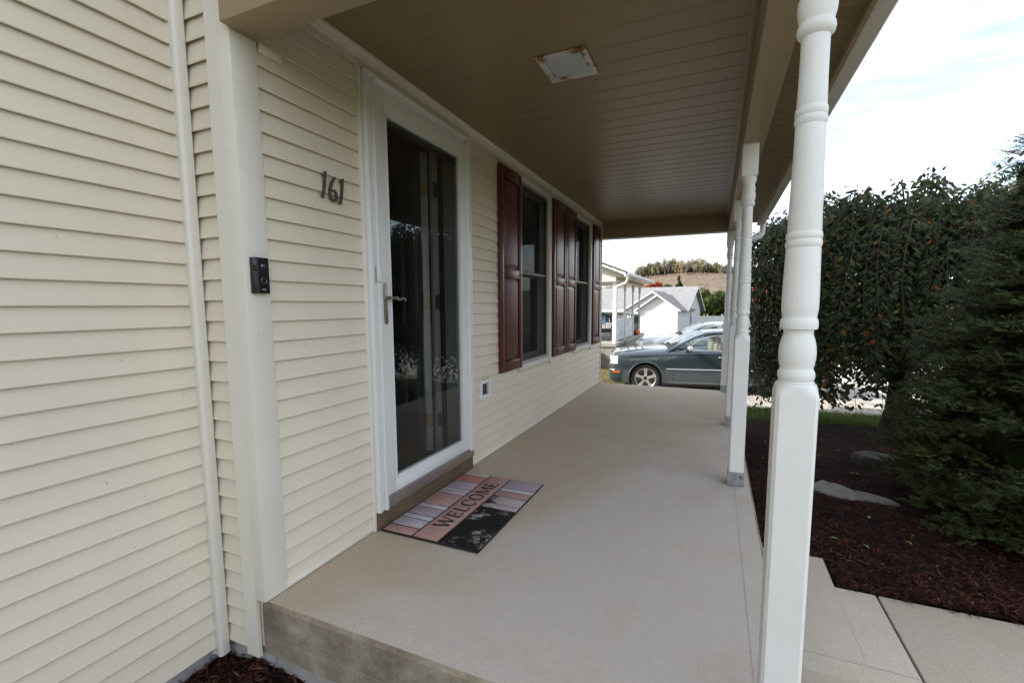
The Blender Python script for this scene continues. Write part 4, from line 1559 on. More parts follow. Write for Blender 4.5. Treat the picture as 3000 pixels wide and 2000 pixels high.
# fallen leaves, singly placed
random.seed(21)
plain('leaf_yellow', (0.42, 0.24, 0.05), 0.7, var=0.2, scale=30)
plain('leaf_green', (0.16, 0.26, 0.05), 0.6, var=0.2, scale=30)
fl = [(2.16, 2.90, 'leaf_green', 'bright green leaf lying on the mulch beside the nearest post'), (2.33, 2.86, 'leaf_green', None), (2.46, 3.35, 'leaf_green', None),
      (2.62, 4.52, 'leaf_yellow', None), (2.68, 4.50, 'leaf_yellow', None), (3.12, 4.86, 'leaf_yellow', None), (2.02, 4.15, 'leaf_yellow', None), (2.0, 4.75, 'leaf_yellow', None),
      (2.05, 3.55, 'leaf_yellow', None), (2.5, 5.2, 'leaf_yellow', None), (2.55, 2.98, 'leaf_yellow', None), (2.1, 5.6, 'leaf_yellow', None), (2.75, 5.6, 'leaf_yellow', None)]
for i, (x, y, m, lab) in enumerate(fl):
    mb = MB()
    leaf(mb, Vector((0, 0, 0)), Vector((cos(i * 2.1), sin(i * 2.1), 0.15)), Vector((0.2, 0.1, 1)), 0.042, 0.019, 0.2, 0.1)
    o = mb.build('fallen_leaf', m)
    o.location = (x, y, mulch_z(x, y) + 0.022)
    tag(o, lab or ('small yellow fallen leaf on the shaded mulch' if m == 'leaf_yellow' else 'small green fallen leaf on the shaded mulch'), 'leaf',
        'yellow leaves fallen on the mulch' if m == 'leaf_yellow' else 'green leaves fallen on the mulch')

# ------------------------------------------------------------------ weeping tree
random.seed(31)
TX, TY = 3.78, 7.45
TZ = mulch_z(TX, 7.3)
wt = thing('weeping_tree', 'weeping tree with dark green drooping leaves behind the porch posts', 'tree', (TX, TY, TZ))
tk = MB()
tk.tube([(0, 0, -0.1), (0.0, 0.0, 0.08), (0.01, 0.0, 0.30), (0.03, 0.01, 0.8), (0.03, 0.02, 1.3), (0.02, 0.02, 1.9), (0.0, 0.0, 2.45)], [0.20, 0.165, 0.125, 0.112, 0.105, 0.095, 0.085], 14)
tk.build('trunk', 'bark', wt, smooth=True)
br = MB()
lf = MB()
RX, RY = 1.80, 1.15


def strand(az, rad, top, bottom, start_h, lr):
    """path from the trunk head up and over, then hanging down"""
    ex, ey = cos(az) * rad * RX, sin(az) * rad * RY
    pts = []
    n = 26
    sag = random.uniform(-0.06, 0.06)
    wob = random.uniform(0, 6.28)
    for i in range(n + 1):
        t = i / n
        out = min(1.0, (t / 0.42) ** 0.8)
        if t < 0.42:
            z_ = start_h + (top - start_h) * sin(t / 0.42 * pi * 0.5)
            k_ = 1.0
        else:
            q = (t - 0.42) / 0.58
            z_ = top - (top - bottom) * (q ** 1.25)
            k_ = 1.0 + 0.10 * sin(q * 2.4) - 0.06 * q
        w_ = 0.05 * sin(t * 9 + wob) * t
        pts.append(Vector((ex * out * k_ + w_ * sin(az) + sag * t, ey * out * k_ - w_ * cos(az), z_)))
    br.tube(pts, [lerp(lr * 0.8, 0.0025, (i / n) ** 0.6) for i in range(n + 1)], 5)
    # leaves
    i = 0.0
    total = 0.0
    side = 1
    for a, b in zip(pts, pts[1:]):
        seg = (b - a)
        L = seg.length
        d = seg.normalized()
        total += L
        if total < 0.45:
            continue
        m_ = max(1, int(L / 0.0190 + random.random()))
        for k_ in range(m_):
            p = a + seg * ((k_ + random.random()) / m_)
            side = -side
            o = d.cross(Vector((cos(az), sin(az), 0.1))).normalized() * side + Vector((cos(az), sin(az), 0)) * random.uniform(-0.3, 0.9)
            dd = o * random.uniform(0.6, 1.2) + d * random.uniform(0.0, 0.5) + Vector((0, 0, -random.uniform(0.15, 1.0)))
            upv = Vector((cos(az), sin(az), random.uniform(0.0, 1.0))) + Vector((random.uniform(-0.7, 0.7), random.uniform(-0.7, 0.7), random.uniform(-0.3, 0.3)))
            LL = random.choice((random.uniform(0.045, 0.075), random.uniform(0.065, 0.110)))
            leaf(lf, p + o * random.uniform(0.0, 0.075) + Vector((random.uniform(-0.03, 0.03), random.uniform(-0.03, 0.03), random.uniform(-0.03, 0.03))), dd, upv, LL, LL * random.uniform(0.40, 0.52), random.uniform(0.08, 0.3), random.uniform(0.0, 0.35))


for i in range(215):
    az = 2 * pi * ((i * 0.618034) % 1.0) + random.uniform(-0.1, 0.1)
    ring_ = random.random()
    rad = 0.50 + 0.52 * ring_ ** 0.6
    top = 3.48 - 0.80 * rad ** 2 + random.uniform(-0.16, 0.08) + 0.10 * sin(az * 3 + 1)
    if sin(az) < 0:
        top -= 0.22 * rad * -sin(az)
    lefty = -cos(az)
    bottom = 0.62 - 0.30 * max(0, lefty) * rad + random.uniform(-0.12, 0.75) + (0.35 if rad < 0.75 else 0)
    strand(az, rad, top, bottom, random.uniform(1.95, 2.4), random.uniform(0.010, 0.024))
# fuller curtain on the side towards the porch posts
for i in range(34):
    az = random.uniform(2.35, 3.75)
    strand(az, random.uniform(0.72, 1.02), random.uniform(2.45, 2.95), random.uniform(0.25, 0.75), 2.2, 0.011)
# hanging curtain on the near and the far side
for i in range(64):
    az = random.choice((-1, 1)) * random.uniform(0.7, 2.4)
    strand(az, random.uniform(0.35, 0.95), random.uniform(2.4, 3.0), random.uniform(0.42, 1.0), 2.2, 0.010)
# loose shoots reaching out at the top and to the left
for i in range(26):
    az = random.choice((random.uniform(2.4, 3.9), random.uniform(-1.9, -1.2), random.uniform(-0.6, 0.6), random.uniform(0, 6.28)))
    strand(az, random.uniform(0.9, 1.12), random.uniform(2.5, 2.95), random.uniform(1.0, 2.2), 2.3, 0.009)
br.build('branches', 'twig', wt)
lfo = lf.build('crown', 'leaf_weeping', wt)
lfo['kind'] = 'stuff'

# ------------------------------------------------------------------ dwarf conifer at the right
random.seed(41)
KX, KY = 4.10, 3.85
ck = thing('conifer', 'dense dark green dwarf conifer at the right of the mulch bed', 'tree', (KX, KY, -0.27))
MB().tube([(0, 0, -0.1), (0, 0, 0.4), (0.02, 0, 2.0), (0.02, 0.01, 3.6)], [0.11, 0.09, 0.06, 0.01], 10).build('trunk', 'bark', ck, smooth=True)
kb_, kn = MB(), MB()


def crad(z):
    return interp([(-0.05, 1.30), (0.0, 1.36), (0.36, 1.40), (0.73, 1.31), (1.36, 1.12), (1.98, 0.92), (2.53, 0.77), (3.0, 0.50), (3.5, 0.22), (3.8, 0.03)], z)


def spray(p, d, L, dense):
    """a leafy shoot: twig with needles all round"""
    d = d.normalized()
    a = d.orthogonal().normalized()
    b = d.cross(a)
    n = int(dense)
    for k_ in range(n):
        t = (k_ + random.random()) / n
        ph = random.uniform(0, 2 * pi)
        q = p + d * L * t
        nd = (d * random.uniform(0.35, 1.0) + (a * cos(ph) + b * sin(ph)) * 0.8 + Vector((0, 0, 0.18))).normalized()
        ln = random.uniform(0.018, 0.032) * (1.1 - 0.45 * t)
        s_ = nd.orthogonal().normalized() * 0.0027
        kn.add([q - s_, q + s_, q + nd * ln], [(0, 1, 2)])


# layered pads of foliage: each pad a flattened fan of tufts at the end of a bough, with gaps between the pads
FACE = atan2(-KY, 1.53 - KX)
n_pad = 420
for i in range(n_pad):
    zf = (i + random.random()) / n_pad
    z_ = 0.04 + 3.72 * zf ** 1.15
    az = i * 2.399963 + random.uniform(-0.25, 0.25)
    facing = cos(az - FACE)
    if facing < -0.3 and i % 2:
        continue
    R_ = max(0.06, crad(z_) * random.uniform(0.88, 1.05) * interp([(1.8, 1.0), (2.6, 0.90), (3.8, 0.8)], z_))
    dx_, dy_ = cos(az), sin(az)
    lat, outv, upz = Vector((-dy_, dx_, 0)), Vector((dx_, dy_, 0)), Vector((0, 0, 1))
    tip = Vector((dx_ * R_, dy_ * R_, z_))
    kb_.tube([Vector((0, 0, z_ - 0.05)), tip * 0.55 + Vector((0, 0, z_ * 0.45 - 0.05)), tip], [0.016, 0.010, 0.003], 5)
    pr_ = random.uniform(0.15, 0.25) * (0.55 + 0.45 * min(1.0, R_))
    slope = random.uniform(-0.25, 0.20)
    roll_ = random.uniform(-0.25, 0.25)
    nt = int(26 * (pr_ / 0.2) ** 1.6 * (1.0 if facing > -0.1 else 0.5)) + 4
    for t_ in range(nt):
        a_, r_ = random.uniform(0, 2 * pi), sqrt(random.random())
        u_, v_ = cos(a_) * r_, sin(a_) * r_
        c = tip + outv * (u_ * pr_ - pr_ * 0.55) + lat * (v_ * pr_ * 1.25) + upz * (u_ * pr_ * slope + v_ * pr_ * roll_ + 0.045 * (1 - r_ * r_) + random.gauss(0, 0.016))
        for k_ in range(4):
            dd = outv * random.uniform(0.35, 1.0) * (1 if u_ > -0.4 else 0.6) + lat * (v_ * 0.7 + random.gauss(0, 0.4)) + upz * random.uniform(-0.12, 0.55)
            spray(c + Vector((random.gauss(0, 0.018), random.gauss(0, 0.018), random.gauss(0, 0.010))), dd, random.uniform(0.045, 0.085), random.uniform(15, 22))
kb_.build('branches', 'needle_twig', ck)
kno = kn.build('needles', 'needles', ck)
kno['kind'] = 'stuff'
# the dense inner crown: a rough, lobed mass of needles under the pads
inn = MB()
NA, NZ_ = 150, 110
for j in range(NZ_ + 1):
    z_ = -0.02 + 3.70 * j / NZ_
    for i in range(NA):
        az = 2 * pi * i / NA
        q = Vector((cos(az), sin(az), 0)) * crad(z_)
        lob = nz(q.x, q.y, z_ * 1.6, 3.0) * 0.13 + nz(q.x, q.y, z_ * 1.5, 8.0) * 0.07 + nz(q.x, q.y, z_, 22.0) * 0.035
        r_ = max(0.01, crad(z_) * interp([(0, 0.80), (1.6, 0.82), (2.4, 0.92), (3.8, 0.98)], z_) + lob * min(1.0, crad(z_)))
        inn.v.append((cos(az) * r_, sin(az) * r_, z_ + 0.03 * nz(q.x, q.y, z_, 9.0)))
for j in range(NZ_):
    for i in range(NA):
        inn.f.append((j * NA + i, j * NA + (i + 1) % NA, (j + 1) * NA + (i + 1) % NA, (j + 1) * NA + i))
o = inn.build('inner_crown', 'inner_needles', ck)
# ------------------------------------------------------------------ grass strip, gravel stones
random.seed(51)
gr = MB()


def blade(mb, x, y, z, h):
    t = random.uniform(0, 2 * pi)
    w = random.uniform(0.0025, 0.005)
    lx, ly = random.gauss(0, 0.35) * h, random.gauss(0, 0.35) * h
    c, s_ = cos(t) * w, sin(t) * w
    mb.add([(x - c, y - s_, z), (x + c, y + s_, z), (x + lx * 0.4 + c * 0.7, y + ly * 0.4 + s_ * 0.7, z + h * 0.6), (x + lx * 0.4 - c * 0.7, y + ly * 0.4 - s_ * 0.7, z + h * 0.6), (x + lx, y + ly, z + h)],
           [(0, 1, 2, 3), (3, 2, 4)])


for i in range(30000):
    x = random.uniform(1.75, 6.6)
    y = random.uniform(7.25, 9.4)
    if y < edge_y(x) or y > 9.0 + 0.12 * (x - 2.2) + 0.2 * nz(x, 1.0, 0, 1.2):
        continue
    blade(gr, x, y, gz(x, y) - 0.02, random.uniform(0.05, 0.12))
tag(gr.build('grass', 'grass_blade'), 'strip of short green grass between mulch and gravel', 'grass', kind='stuff')
dg = MB()
for i in range(20000):
    x, y = random.uniform(-2.8, 0.3), random.uniform(9.0, 14.6)
    if x > -0.5 - 0.25 * nz(y, 4, 0, 0.8) and y > 8.95:
        continue
    blade(dg, x, y, gz(x, y) - 0.02, random.uniform(0.04, 0.10))
tag(dg.build('dry_grass', 'dry_blade'), 'patch of dry yellow grass before the slate car', 'grass', kind='stuff')
gs = MB()
ico = [(0, 0, 1), (0.9, 0, 0.3), (0.28, 0.85, 0.3), (-0.72, 0.53, 0.3), (-0.72, -0.53, 0.3), (0.28, -0.85, 0.3)]
for i in range(7500):
    x = random.uniform(1.7, 6.8)
    y = random.uniform(8.85, 11.4)
    if y < 8.98 + 0.12 * (x - 2.2) + 0.2 * nz(x, 1.0, 0, 1.2) + random.uniform(-0.1, 0.05):
        continue
    r_ = random.uniform(0.009, 0.026)
    t = random.uniform(0, 6.28)
    sx, sy, sz = r_ * random.uniform(0.8, 1.5), r_ * random.uniform(0.7, 1.2), r_ * random.uniform(0.5, 0.9)
    vs = [(x + sx * a * cos(t) - sy * b * sin(t), y + sx * a * sin(t) + sy * b * cos(t), gz(x, y) + 0.012 + sz * c) for a, b, c in ico]
    gs.add(vs, [(0, 1, 2), (0, 2, 3), (0, 3, 4), (0, 4, 5), (0, 5, 1)])
tag(gs.build('gravel_stones', 'gravel_stone'), 'pale loose gravel stones along the driveway edge', 'gravel', kind='stuff')

# ------------------------------------------------------------------ cars
def catmull(tab, n):
    """tab: list of tuples (first = station); resampled smoothly"""
    out = []
    m = len(tab)
    for i in range(m - 1):
        p0_, p1_, p2_, p3_ = tab[max(0, i - 1)], tab[i], tab[i + 1], tab[min(m - 1, i + 2)]
        for k_ in range(n):
            t = k_ / n
            row = []
            for a, b, c, d in zip(p0_, p1_, p2_, p3_):
                row.append(0.5 * ((2 * b) + (-a + c) * t + (2 * a - 5 * b + 4 * c - d) * t * t + (-a + 3 * b - 3 * c + d) * t ** 3))
            out.append(tuple(row))
    out.append(tab[-1])
    return out


#        s     w     zb    zs    zc
BODY = [(0.00, 0.70, 0.30, 0.60, 0.66), (0.03, 0.78, 0.25, 0.76, 0.82), (0.09, 0.84, 0.22, 0.86, 0.91), (0.20, 0.89, 0.20, 0.905, 0.955), (0.45, 0.925, 0.20, 0.935, 0.995),
        (0.85, 0.94, 0.20, 0.965, 1.035), (1.25, 0.94, 0.20, 0.985, 1.065), (1.60, 0.94, 0.20, 1.000, 1.075), (2.2, 0.94, 0.20, 1.020, 0.99), (3.0, 0.94, 0.20, 1.040, 0.99), (3.7, 0.94, 0.20, 1.055, 1.04),
        (4.2, 0.935, 0.21, 1.06, 1.11), (4.6, 0.915, 0.23, 1.05, 1.10), (4.85, 0.88, 0.26, 1.02, 1.08), (4.96, 0.83, 0.30, 0.95, 1.00), (5.00, 0.76, 0.36, 0.80, 0.86)]
WHEELS = (0.87, 3.92)
WR = 0.352


def body_section(s, w, zb, zs, zc):
    half = [(0.0, zb), (w * 0.82, zb), (w * 0.945, zb + 0.035), (w * 0.975, zb + 0.10), (w * 0.992, zb + 0.26 * (zs - zb)), (w, lerp(zb, zs, 0.52)), (w * 0.995, lerp(zb, zs, 0.76)), (w * 0.985, zs - 0.045),
            (w * 0.962, zs - 0.008), (w * 0.915, zs + 0.016), (w * 0.80, lerp(zs, zc, 0.72)), (w * 0.55, zc - 0.004), (w * 0.28, zc + 0.004), (0.0, zc + 0.006)]
    pts = [(-s, y, z) for y, z in half]
    pts += [(-s, -y, z) for y, z in reversed(half[1:-1])]
    return pts


def body_w(s, z):
    st = catmull(BODY, 4)
    r = min(st, key=lambda q: abs(q[0] - s))
    sec = body_section(*r)[:14]
    ys = [(p[2], p[1]) for p in sec[1:10]]
    return interp(sorted(ys), z)


def make_car(paint, label, name='parked_car'):
    c = thing(name, label, 'car')
    st = catmull(BODY, 4)
    mb = MB()
    n = 26
    for r in st:
        mb.v += body_section(*r)
    for i in range(len(st) - 1):
        for j in range(n):
            mb.f.append((i * n + j, (i + 1) * n + j, (i + 1) * n + (j + 1) % n, i * n + (j + 1) % n))
    mb.f.append(tuple(range(n)))
    mb.f.append(tuple((len(st) - 1) * n + j for j in range(n - 1, -1, -1)))
    body = mb.build('body', paint, c, smooth=True, angle=50)
    # wheel openings
    cut = MB()
    for sx in WHEELS:
        for sy in (-1, 1):
            y0, y1 = (0.60, 1.2) if sy > 0 else (-1.2, -0.60)
            k = 40
            ring_ = [(-sx + 0.405 * cos(2 * pi * j / k), 0.345 + 0.405 * sin(2 * pi * j / k)) for j in range(k)]
            cut.prism(ring_, lambda u, v, t: (u, t, v), y0, y1)
    co = cut.build('cutter', 'car_dark')
    bm = bmesh.new(); bm.from_mesh(co.data); bmesh.ops.recalc_face_normals(bm, faces=bm.faces); bm.to_mesh(co.data); bm.free()
    bm = bmesh.new(); bm.from_mesh(body.data); bmesh.ops.recalc_face_normals(bm, faces=bm.faces); bm.to_mesh(body.data); bm.free()
    md = body.modifiers.new('cut', 'BOOLEAN')
    md.operation = 'DIFFERENCE'
    md.solver = 'EXACT'
    md.object = co
    dg_ = bpy.context.evaluated_depsgraph_get()
    me = bpy.data.meshes.new_from_object(body.evaluated_get(dg_))
    body.modifiers.clear()
    body.data = me
    bm = bmesh.new(); bm.from_mesh(me)
    for f in bm.faces:
        f.smooth = True
    for e in bm.edges:
        if len(e.link_faces) == 2 and e.calc_face_angle(0) > radians(32):
            e.smooth = False
    bm.to_mesh(me); bm.free()
    bpy.data.objects.remove(co, do_unlink=True)
    # arch lips
    for sx in WHEELS:
        for sy in (-1, 1):
            pts = []
            for j in range(25):
                t = pi * (-0.10 + 1.20 * j / 24)
                zz = 0.345 + 0.412 * sin(t)
                s_ = sx - 0.412 * cos(t)
                pts.append((-s_, sy * (body_w(s_, zz) + 0.004), zz))
            MB().tube(pts, 0.020, 8).build('wheel_arch', paint, c, smooth=True)
    # greenhouse
    prof = [(1.40, 1.035), (1.72, 1.215), (2.02, 1.365), (2.22, 1.435), (2.45, 1.470), (2.80, 1.485), (3.15, 1.482), (3.45, 1.462), (3.68, 1.425), (3.98, 1.27), (4.32, 1.085)]

    def gw(z):
        return 0.865 - max(0, z - 1.03) * 0.50

    # roof panel on pillars; the glass openings are open
    gh = MB()
    rows = []
    top = [q for q in catmull([(a_, b_) for a_, b_ in prof], 3) if 2.20 <= q[0] <= 3.70]
    for (s_, z_) in top:
        w_ = gw(z_)
        rows.append([(-s_, w_ * 1.0, z_ - 0.075), (-s_, w_ * 0.985, z_ - 0.025), (-s_, w_ * 0.92, z_ + 0.004), (-s_, w_ * 0.55, z_ + 0.026), (-s_, 0, z_ + 0.034), (-s_, -w_ * 0.55, z_ + 0.026), (-s_, -w_ * 0.92, z_ + 0.004), (-s_, -w_ * 0.985, z_ - 0.025), (-s_, -w_, z_ - 0.075)])
    k = len(rows[0])
    for r_ in rows:
        gh.v += r_
    for i in range(len(rows) - 1):
        for j in range(k - 1):
            gh.f.append((i * k + j, (i + 1) * k + j, (i + 1) * k + j + 1, i * k + j + 1))
    gh.build('roof', paint, c, smooth=True, angle=40)
    for sy in (1, -1):
        MB().tube([(-s_, sy * gw(z_) * 0.975, z_ - 0.02) for s_, z_ in [(1.36, 1.03)] + [q for q in prof if 1.5 < q[0] < 2.5]], [0.045, 0.036, 0.034, 0.034, 0.030], 8).build('pillar', paint, c, smooth=True)
        MB().box(-2.795, -2.715, min(sy * 0.70, sy * 0.76), max(sy * 0.70, sy * 0.76), 1.0, 1.05).build('pillar', 'car_dark', c)
        MB().tube([(-2.755, sy * 0.862, 1.02), (-2.755, sy * 0.665, 1.43)], [0.04, 0.035], 8).build('pillar', 'car_dark', c)
        cp = [(3.42, 1.40), (3.60, 1.33), (3.80, 1.20), (3.86, 1.10), (3.80, 1.02), (4.36, 1.02), (4.32, 1.085), (3.98, 1.27), (3.70, 1.415), (3.45, 1.455)]
        q = MB()
        q.v = [(-a_, sy * (0.872 - max(0, b_ - 1.03) * 0.50), b_) for a_, b_ in cp]
        q.f = [tuple(range(len(cp)))]
        q.build('rear_pillar', paint, c)
        for s_ in (2.55, 3.45):
            st_ = MB()
            st_.box(-s_ - 0.10, -s_ + 0.02, sy * 0.38 - 0.24, sy * 0.38 + 0.24, 0.9, 1.17)
            st_.box(-s_ - 0.09, -s_, sy * 0.38 - 0.13, sy * 0.38 + 0.13, 1.19, 1.33)
            st_.build('seat', 'seat_beige', c, bevel=0.03, smooth=True)
    MB().tube([(-1.98 + 0.06 * sin(2 * pi * i / 20), 0.38 + 0.19 * cos(2 * pi * i / 20), 1.10 + 0.17 * sin(2 * pi * i / 20)) for i in range(20)], 0.014, 6, closed=True).build('steering_wheel', 'seat_beige', c, smooth=True)
    MB().box(-1.98, -1.45, -0.74, 0.74, 0.98, 1.075).build('dashboard', 'car_dark', c)

    def side_pt(s_, z_, off=0.006):
        # on the glass side plane
        lo, hi = 0.868, 1.0
        top = interp([(a, b) for a, b in prof], s_)
        w_top = gw(top) * 0.995
        t = 0 if top - 0.03 <= 1.0 else (z_ - 1.0) / (top - 0.03 - 1.0)
        return lerp(0.868, w_top, max(0, min(1, t))) + off

    fw = [(1.78, 1.050), (1.92, 1.17), (2.10, 1.285), (2.30, 1.360), (2.52, 1.395), (2.72, 1.405), (2.72, 1.050)]
    rw = [(2.79, 1.050), (2.79, 1.407), (3.10, 1.407), (3.40, 1.385), (3.60, 1.33), (3.80, 1.20), (3.86, 1.10), (3.80, 1.055)]
    for sy in (1, -1):
        for nm, poly in (('front_window', fw), ('rear_window', rw)):
            g_ = MB()
            g_.v = [(-a, sy * side_pt(a, b), b) for a, b in poly]
            g_.f = [tuple(range(len(poly))) if sy > 0 else tuple(range(len(poly) - 1, -1, -1))]
            go = g_.build(nm, 'auto_glass', c)
            MB().tube([(-a, sy * side_pt(a, b, 0.008), b) for a, b in poly], 0.009, 6, closed=True).build('window_trim', 'chrome', go, smooth=True)
        MB().tube([(-s_, sy * (body_w(s_, 0.60) + 0.006), 0.60) for s_ in steps(1.34, 3.45, 16)], 0.010, 6).build('side_moulding', 'chrome', c, smooth=True)
        MB().tube([(-s_, sy * 0.880, 1.038) for s_ in steps(1.72, 3.95, 10)], 0.009, 6).build('belt_trim', 'chrome', c, smooth=True)
        for s0, s1 in ((1.50, 1.44), (2.745, 2.745), (3.72, 3.62)):
            zs_ = steps(0.30, 1.0, 12)
            MB().tube([(-lerp(s0, s1, i / 12), sy * (body_w(lerp(s0, s1, i / 12), z_) + 0.0005), z_) for i, z_ in enumerate(zs_)], 0.0035, 5).build('panel_gap', 'car_dark', c)
        MB().tube([(-s_, sy * (body_w(s_, 0.27) + 0.001), 0.275) for s_ in steps(1.38, 3.4, 10)], 0.004, 5).build('sill_line', 'chrome', c)
        for s_ in (2.62, 3.60):
            hd_ = MB()
            hd_.tube([(-s_ + 0.11, sy * (body_w(s_, 0.90) + 0.004), 0.900), (-s_ + 0.09, sy * (body_w(s_, 0.9) + 0.034), 0.900), (-s_ - 0.09, sy * (body_w(s_, 0.9) + 0.034), 0.902), (-s_ - 0.11, sy * (body_w(s_, 0.9) + 0.004), 0.902)], 0.012, 8)
            hd_.build('door_handle', 'chrome', c, smooth=True)
        mr = MB()
        mr.sphere((-1.86, sy * 1.00, 1.105), (0.075, 0.095, 0.062), 14, 9)
        mo = mr.build('mirror', 'chrome', c, smooth=True)
        MB().tube([(-1.80, sy * 0.875, 1.045), (-1.84, sy * 0.94, 1.065)], [0.03, 0.022], 8).build('mirror_arm', 'car_dark', mo)
        hl = MB()
        for i, z_ in enumerate(steps(0.690, 0.875, 6)):
            for s_ in steps(0.035, 0.215, 6):
                yy = body_w(s_, z_) + 0.006
                hl.v.append((-s_ + 0.003, sy * yy, z_))
        for i in range(6):
            for j in range(6):
                hl.f.append((i * 7 + j, i * 7 + j + 1, (i + 1) * 7 + j + 1, (i + 1) * 7 + j))
        hl.build('headlight', 'lamp_lens', c, smooth=True)
        ol = MB()
        for z_ in (0.475, 0.515):
            for s_ in steps(0.10, 0.26, 4):
                ol.v.append((-s_, sy * (body_w(s_, z_) + 0.007), z_))
        ol.f = [(i, i + 1, 5 + i + 1, 5 + i) for i in range(4)]
        ol.build('marker_light', 'orange_lens', c)
        bt = MB()
        bt.tube([(-s_ + 0.002, sy * (body_w(s_, 0.545) + 0.006), 0.540) for s_ in steps(0.01, 0.27, 8)], 0.010, 6)
        bt.build('bumper_trim', 'chrome', c, smooth=True)
        tl = MB()
        for z_ in steps(0.76, 0.98, 3):
            for s_ in steps(4.80, 4.955, 3):
                tl.v.append((-s_, sy * (body_w(s_, z_) + 0.006), z_))
        for i in range(3):
            for j in range(3):
                tl.f.append((i * 4 + j, i * 4 + j + 1, (i + 1) * 4 + j + 1, (i + 1) * 4 + j))
        tl.build('tail_light', 'red_lens', c)
    # windscreen, rear glass, cowl
    for nm, tab in (('windscreen', [(1.52, 1.105), (1.72, 1.215), (2.02, 1.365), (2.20, 1.428)]), ('back_glass', [(3.72, 1.405), (3.98, 1.27), (4.24, 1.13)])):
        g_ = MB()
        for s_, z_ in tab:
            w_ = gw(z_)
            for f in (-0.90, -0.5, 0, 0.5, 0.90):
                g_.v.append((-s_ + (0.006 if nm == 'windscreen' else -0.006), w_ * f, z_ + 0.012 + (0.026 if abs(f) < 0.6 else 0.004)))
        for i in range(len(tab) - 1):
            for j in range(4):
                g_.f.append((i * 5 + j, i * 5 + j + 1, (i + 1) * 5 + j + 1, (i + 1) * 5 + j))
        go = g_.build(nm, 'auto_glass', c, smooth=True)
        if nm == 'windscreen':
            for sy in (1, -1):
                MB().tube([(-s_ + 0.004, sy * gw(z_) * 0.93, z_ + 0.012) for s_, z_ in [(1.44, 1.06)] + tab], 0.013, 6).build('pillar_trim', 'chrome', go, smooth=True)
            MB().box(-1.56, -1.40, -0.72, 0.72, 1.07, 1.092).build('cowl', 'car_dark', go)
            for yy in (-0.35, 0.25):
                MB().tube([(-1.47, yy, 1.10), (-1.56, yy + 0.45, 1.150)], 0.008, 5).build('wiper', 'car_dark', go)
    gr_ = MB()
    gr_.box(-0.03, 0.012, -0.42, 0.42, 0.60, 0.82)
    go = gr_.build('grille', 'chrome', c, bevel=0.008, smooth=True)
    for i in range(7):
        MB().box(0.0125, 0.014, -0.38 + i * 0.112, -0.29 + i * 0.112, 0.63, 0.79).build('grille_opening', 'car_dark', go)
    # wheels
    for sx in WHEELS:
        for sy in (1, -1):
            wh = link('wheel', None, c)
            wh.location = (-sx, sy * 0.80, WR)
            if sy < 0:
                wh.rotation_euler = (0, 0, pi)
            out = lambda x, y, z: (x, z, y)
            MB().lathe([(0.245, -0.10), (0.30, -0.115), (0.338, -0.10), (0.352, -0.07), (0.352, 0.07), (0.338, 0.10), (0.30, 0.118), (0.255, 0.105), (0.245, 0.09), (0.235, 0.0), (0.245, -0.10)], 40, out, cap=False).build('tyre', 'asphalt_tyre', wh, smooth=True)
            rim = MB()
            rim.lathe([(0.246, 0.10), (0.252, 0.112), (0.240, 0.112), (0.228, 0.095), (0.222, 0.02), (0.222, -0.08), (0.236, -0.09)], 40, out, cap=False)
            rim.lathe([(0.0, 0.075), (0.055, 0.085), (0.070, 0.080), (0.072, 0.04), (0.0, 0.035)], 24, out, cap=False)
            for k_ in range(5):
                t = 2 * pi * k_ / 5 + pi / 2 + 0.0
                c_, s2 = cos(t), sin(t)
                def f_(u, v, d_):
                    return (u * c_ - v * s2, d_, u * s2 + v * c_)
                rim.add([f_(0.05, -0.040, 0.085), f_(0.05, 0.040, 0.085), f_(0.232, 0.052, 0.100), f_(0.232, -0.052, 0.100), f_(0.05, -0.046, 0.045), f_(0.05, 0.046, 0.045), f_(0.232, 0.062, 0.050), f_(0.232, -0.062, 0.050), f_(0.14, -0.026, 0.097), f_(0.14, 0.026, 0.097), f_(0.14, -0.034, 0.05), f_(0.14, 0.034, 0.05)],
                        [(0, 8, 9, 1), (8, 3, 2, 9), (0, 4, 10, 8), (8, 10, 7, 3), (1, 9, 11, 5), (9, 2, 6, 11), (3, 7, 6, 2)])
            rim.build('rim', 'alloy', wh, smooth=True, angle=30)
            MB().lathe([(0.0, 0.089), (0.040, 0.088), (0.046, 0.078)], 20, out, cap=False).build('hub_cap', 'car_dark', wh, smooth=True)
            MB().lathe([(0.0, 0.0), (0.218, 0.0), (0.218, -0.012), (0.0, -0.012)], 30, out, cap=False).build('brake_disc', 'dark_metal', wh)
    MB().box(-4.6, -0.5, -0.60, 0.60, 0.19, 0.9).build('underbody', 'car_dark', c)
    MB().box(-4.5, -0.4, -0.75, 0.75, 0.16, 0.20).build('floor_pan', 'car_dark', c)
    return c


CAR_ANG = radians(180 + 11)
CS = 0.95
car1 = make_car('paint_slate', 'slate green sedan with chrome trim parked beyond the end of the porch')
wheel_local = Vector((-WHEELS[0] * CS, 0.86 * CS, WR * CS))
car1.scale = (CS, CS, CS)
car1.rotation_euler = (0, 0, CAR_ANG)
car1.location = Vector((0.09, 10.72, -0.565)) - Matrix.Rotation(CAR_ANG, 3, 'Z') @ wheel_local


def repaint(root, old, new):
    for o in [root] + list(root.children_recursive):
        if o.type == 'MESH' and o.data.materials and o.data.materials[0] is MATS[old]:
            o.material_slots[0].link = 'OBJECT'
            o.material_slots[0].material = MATS[new]


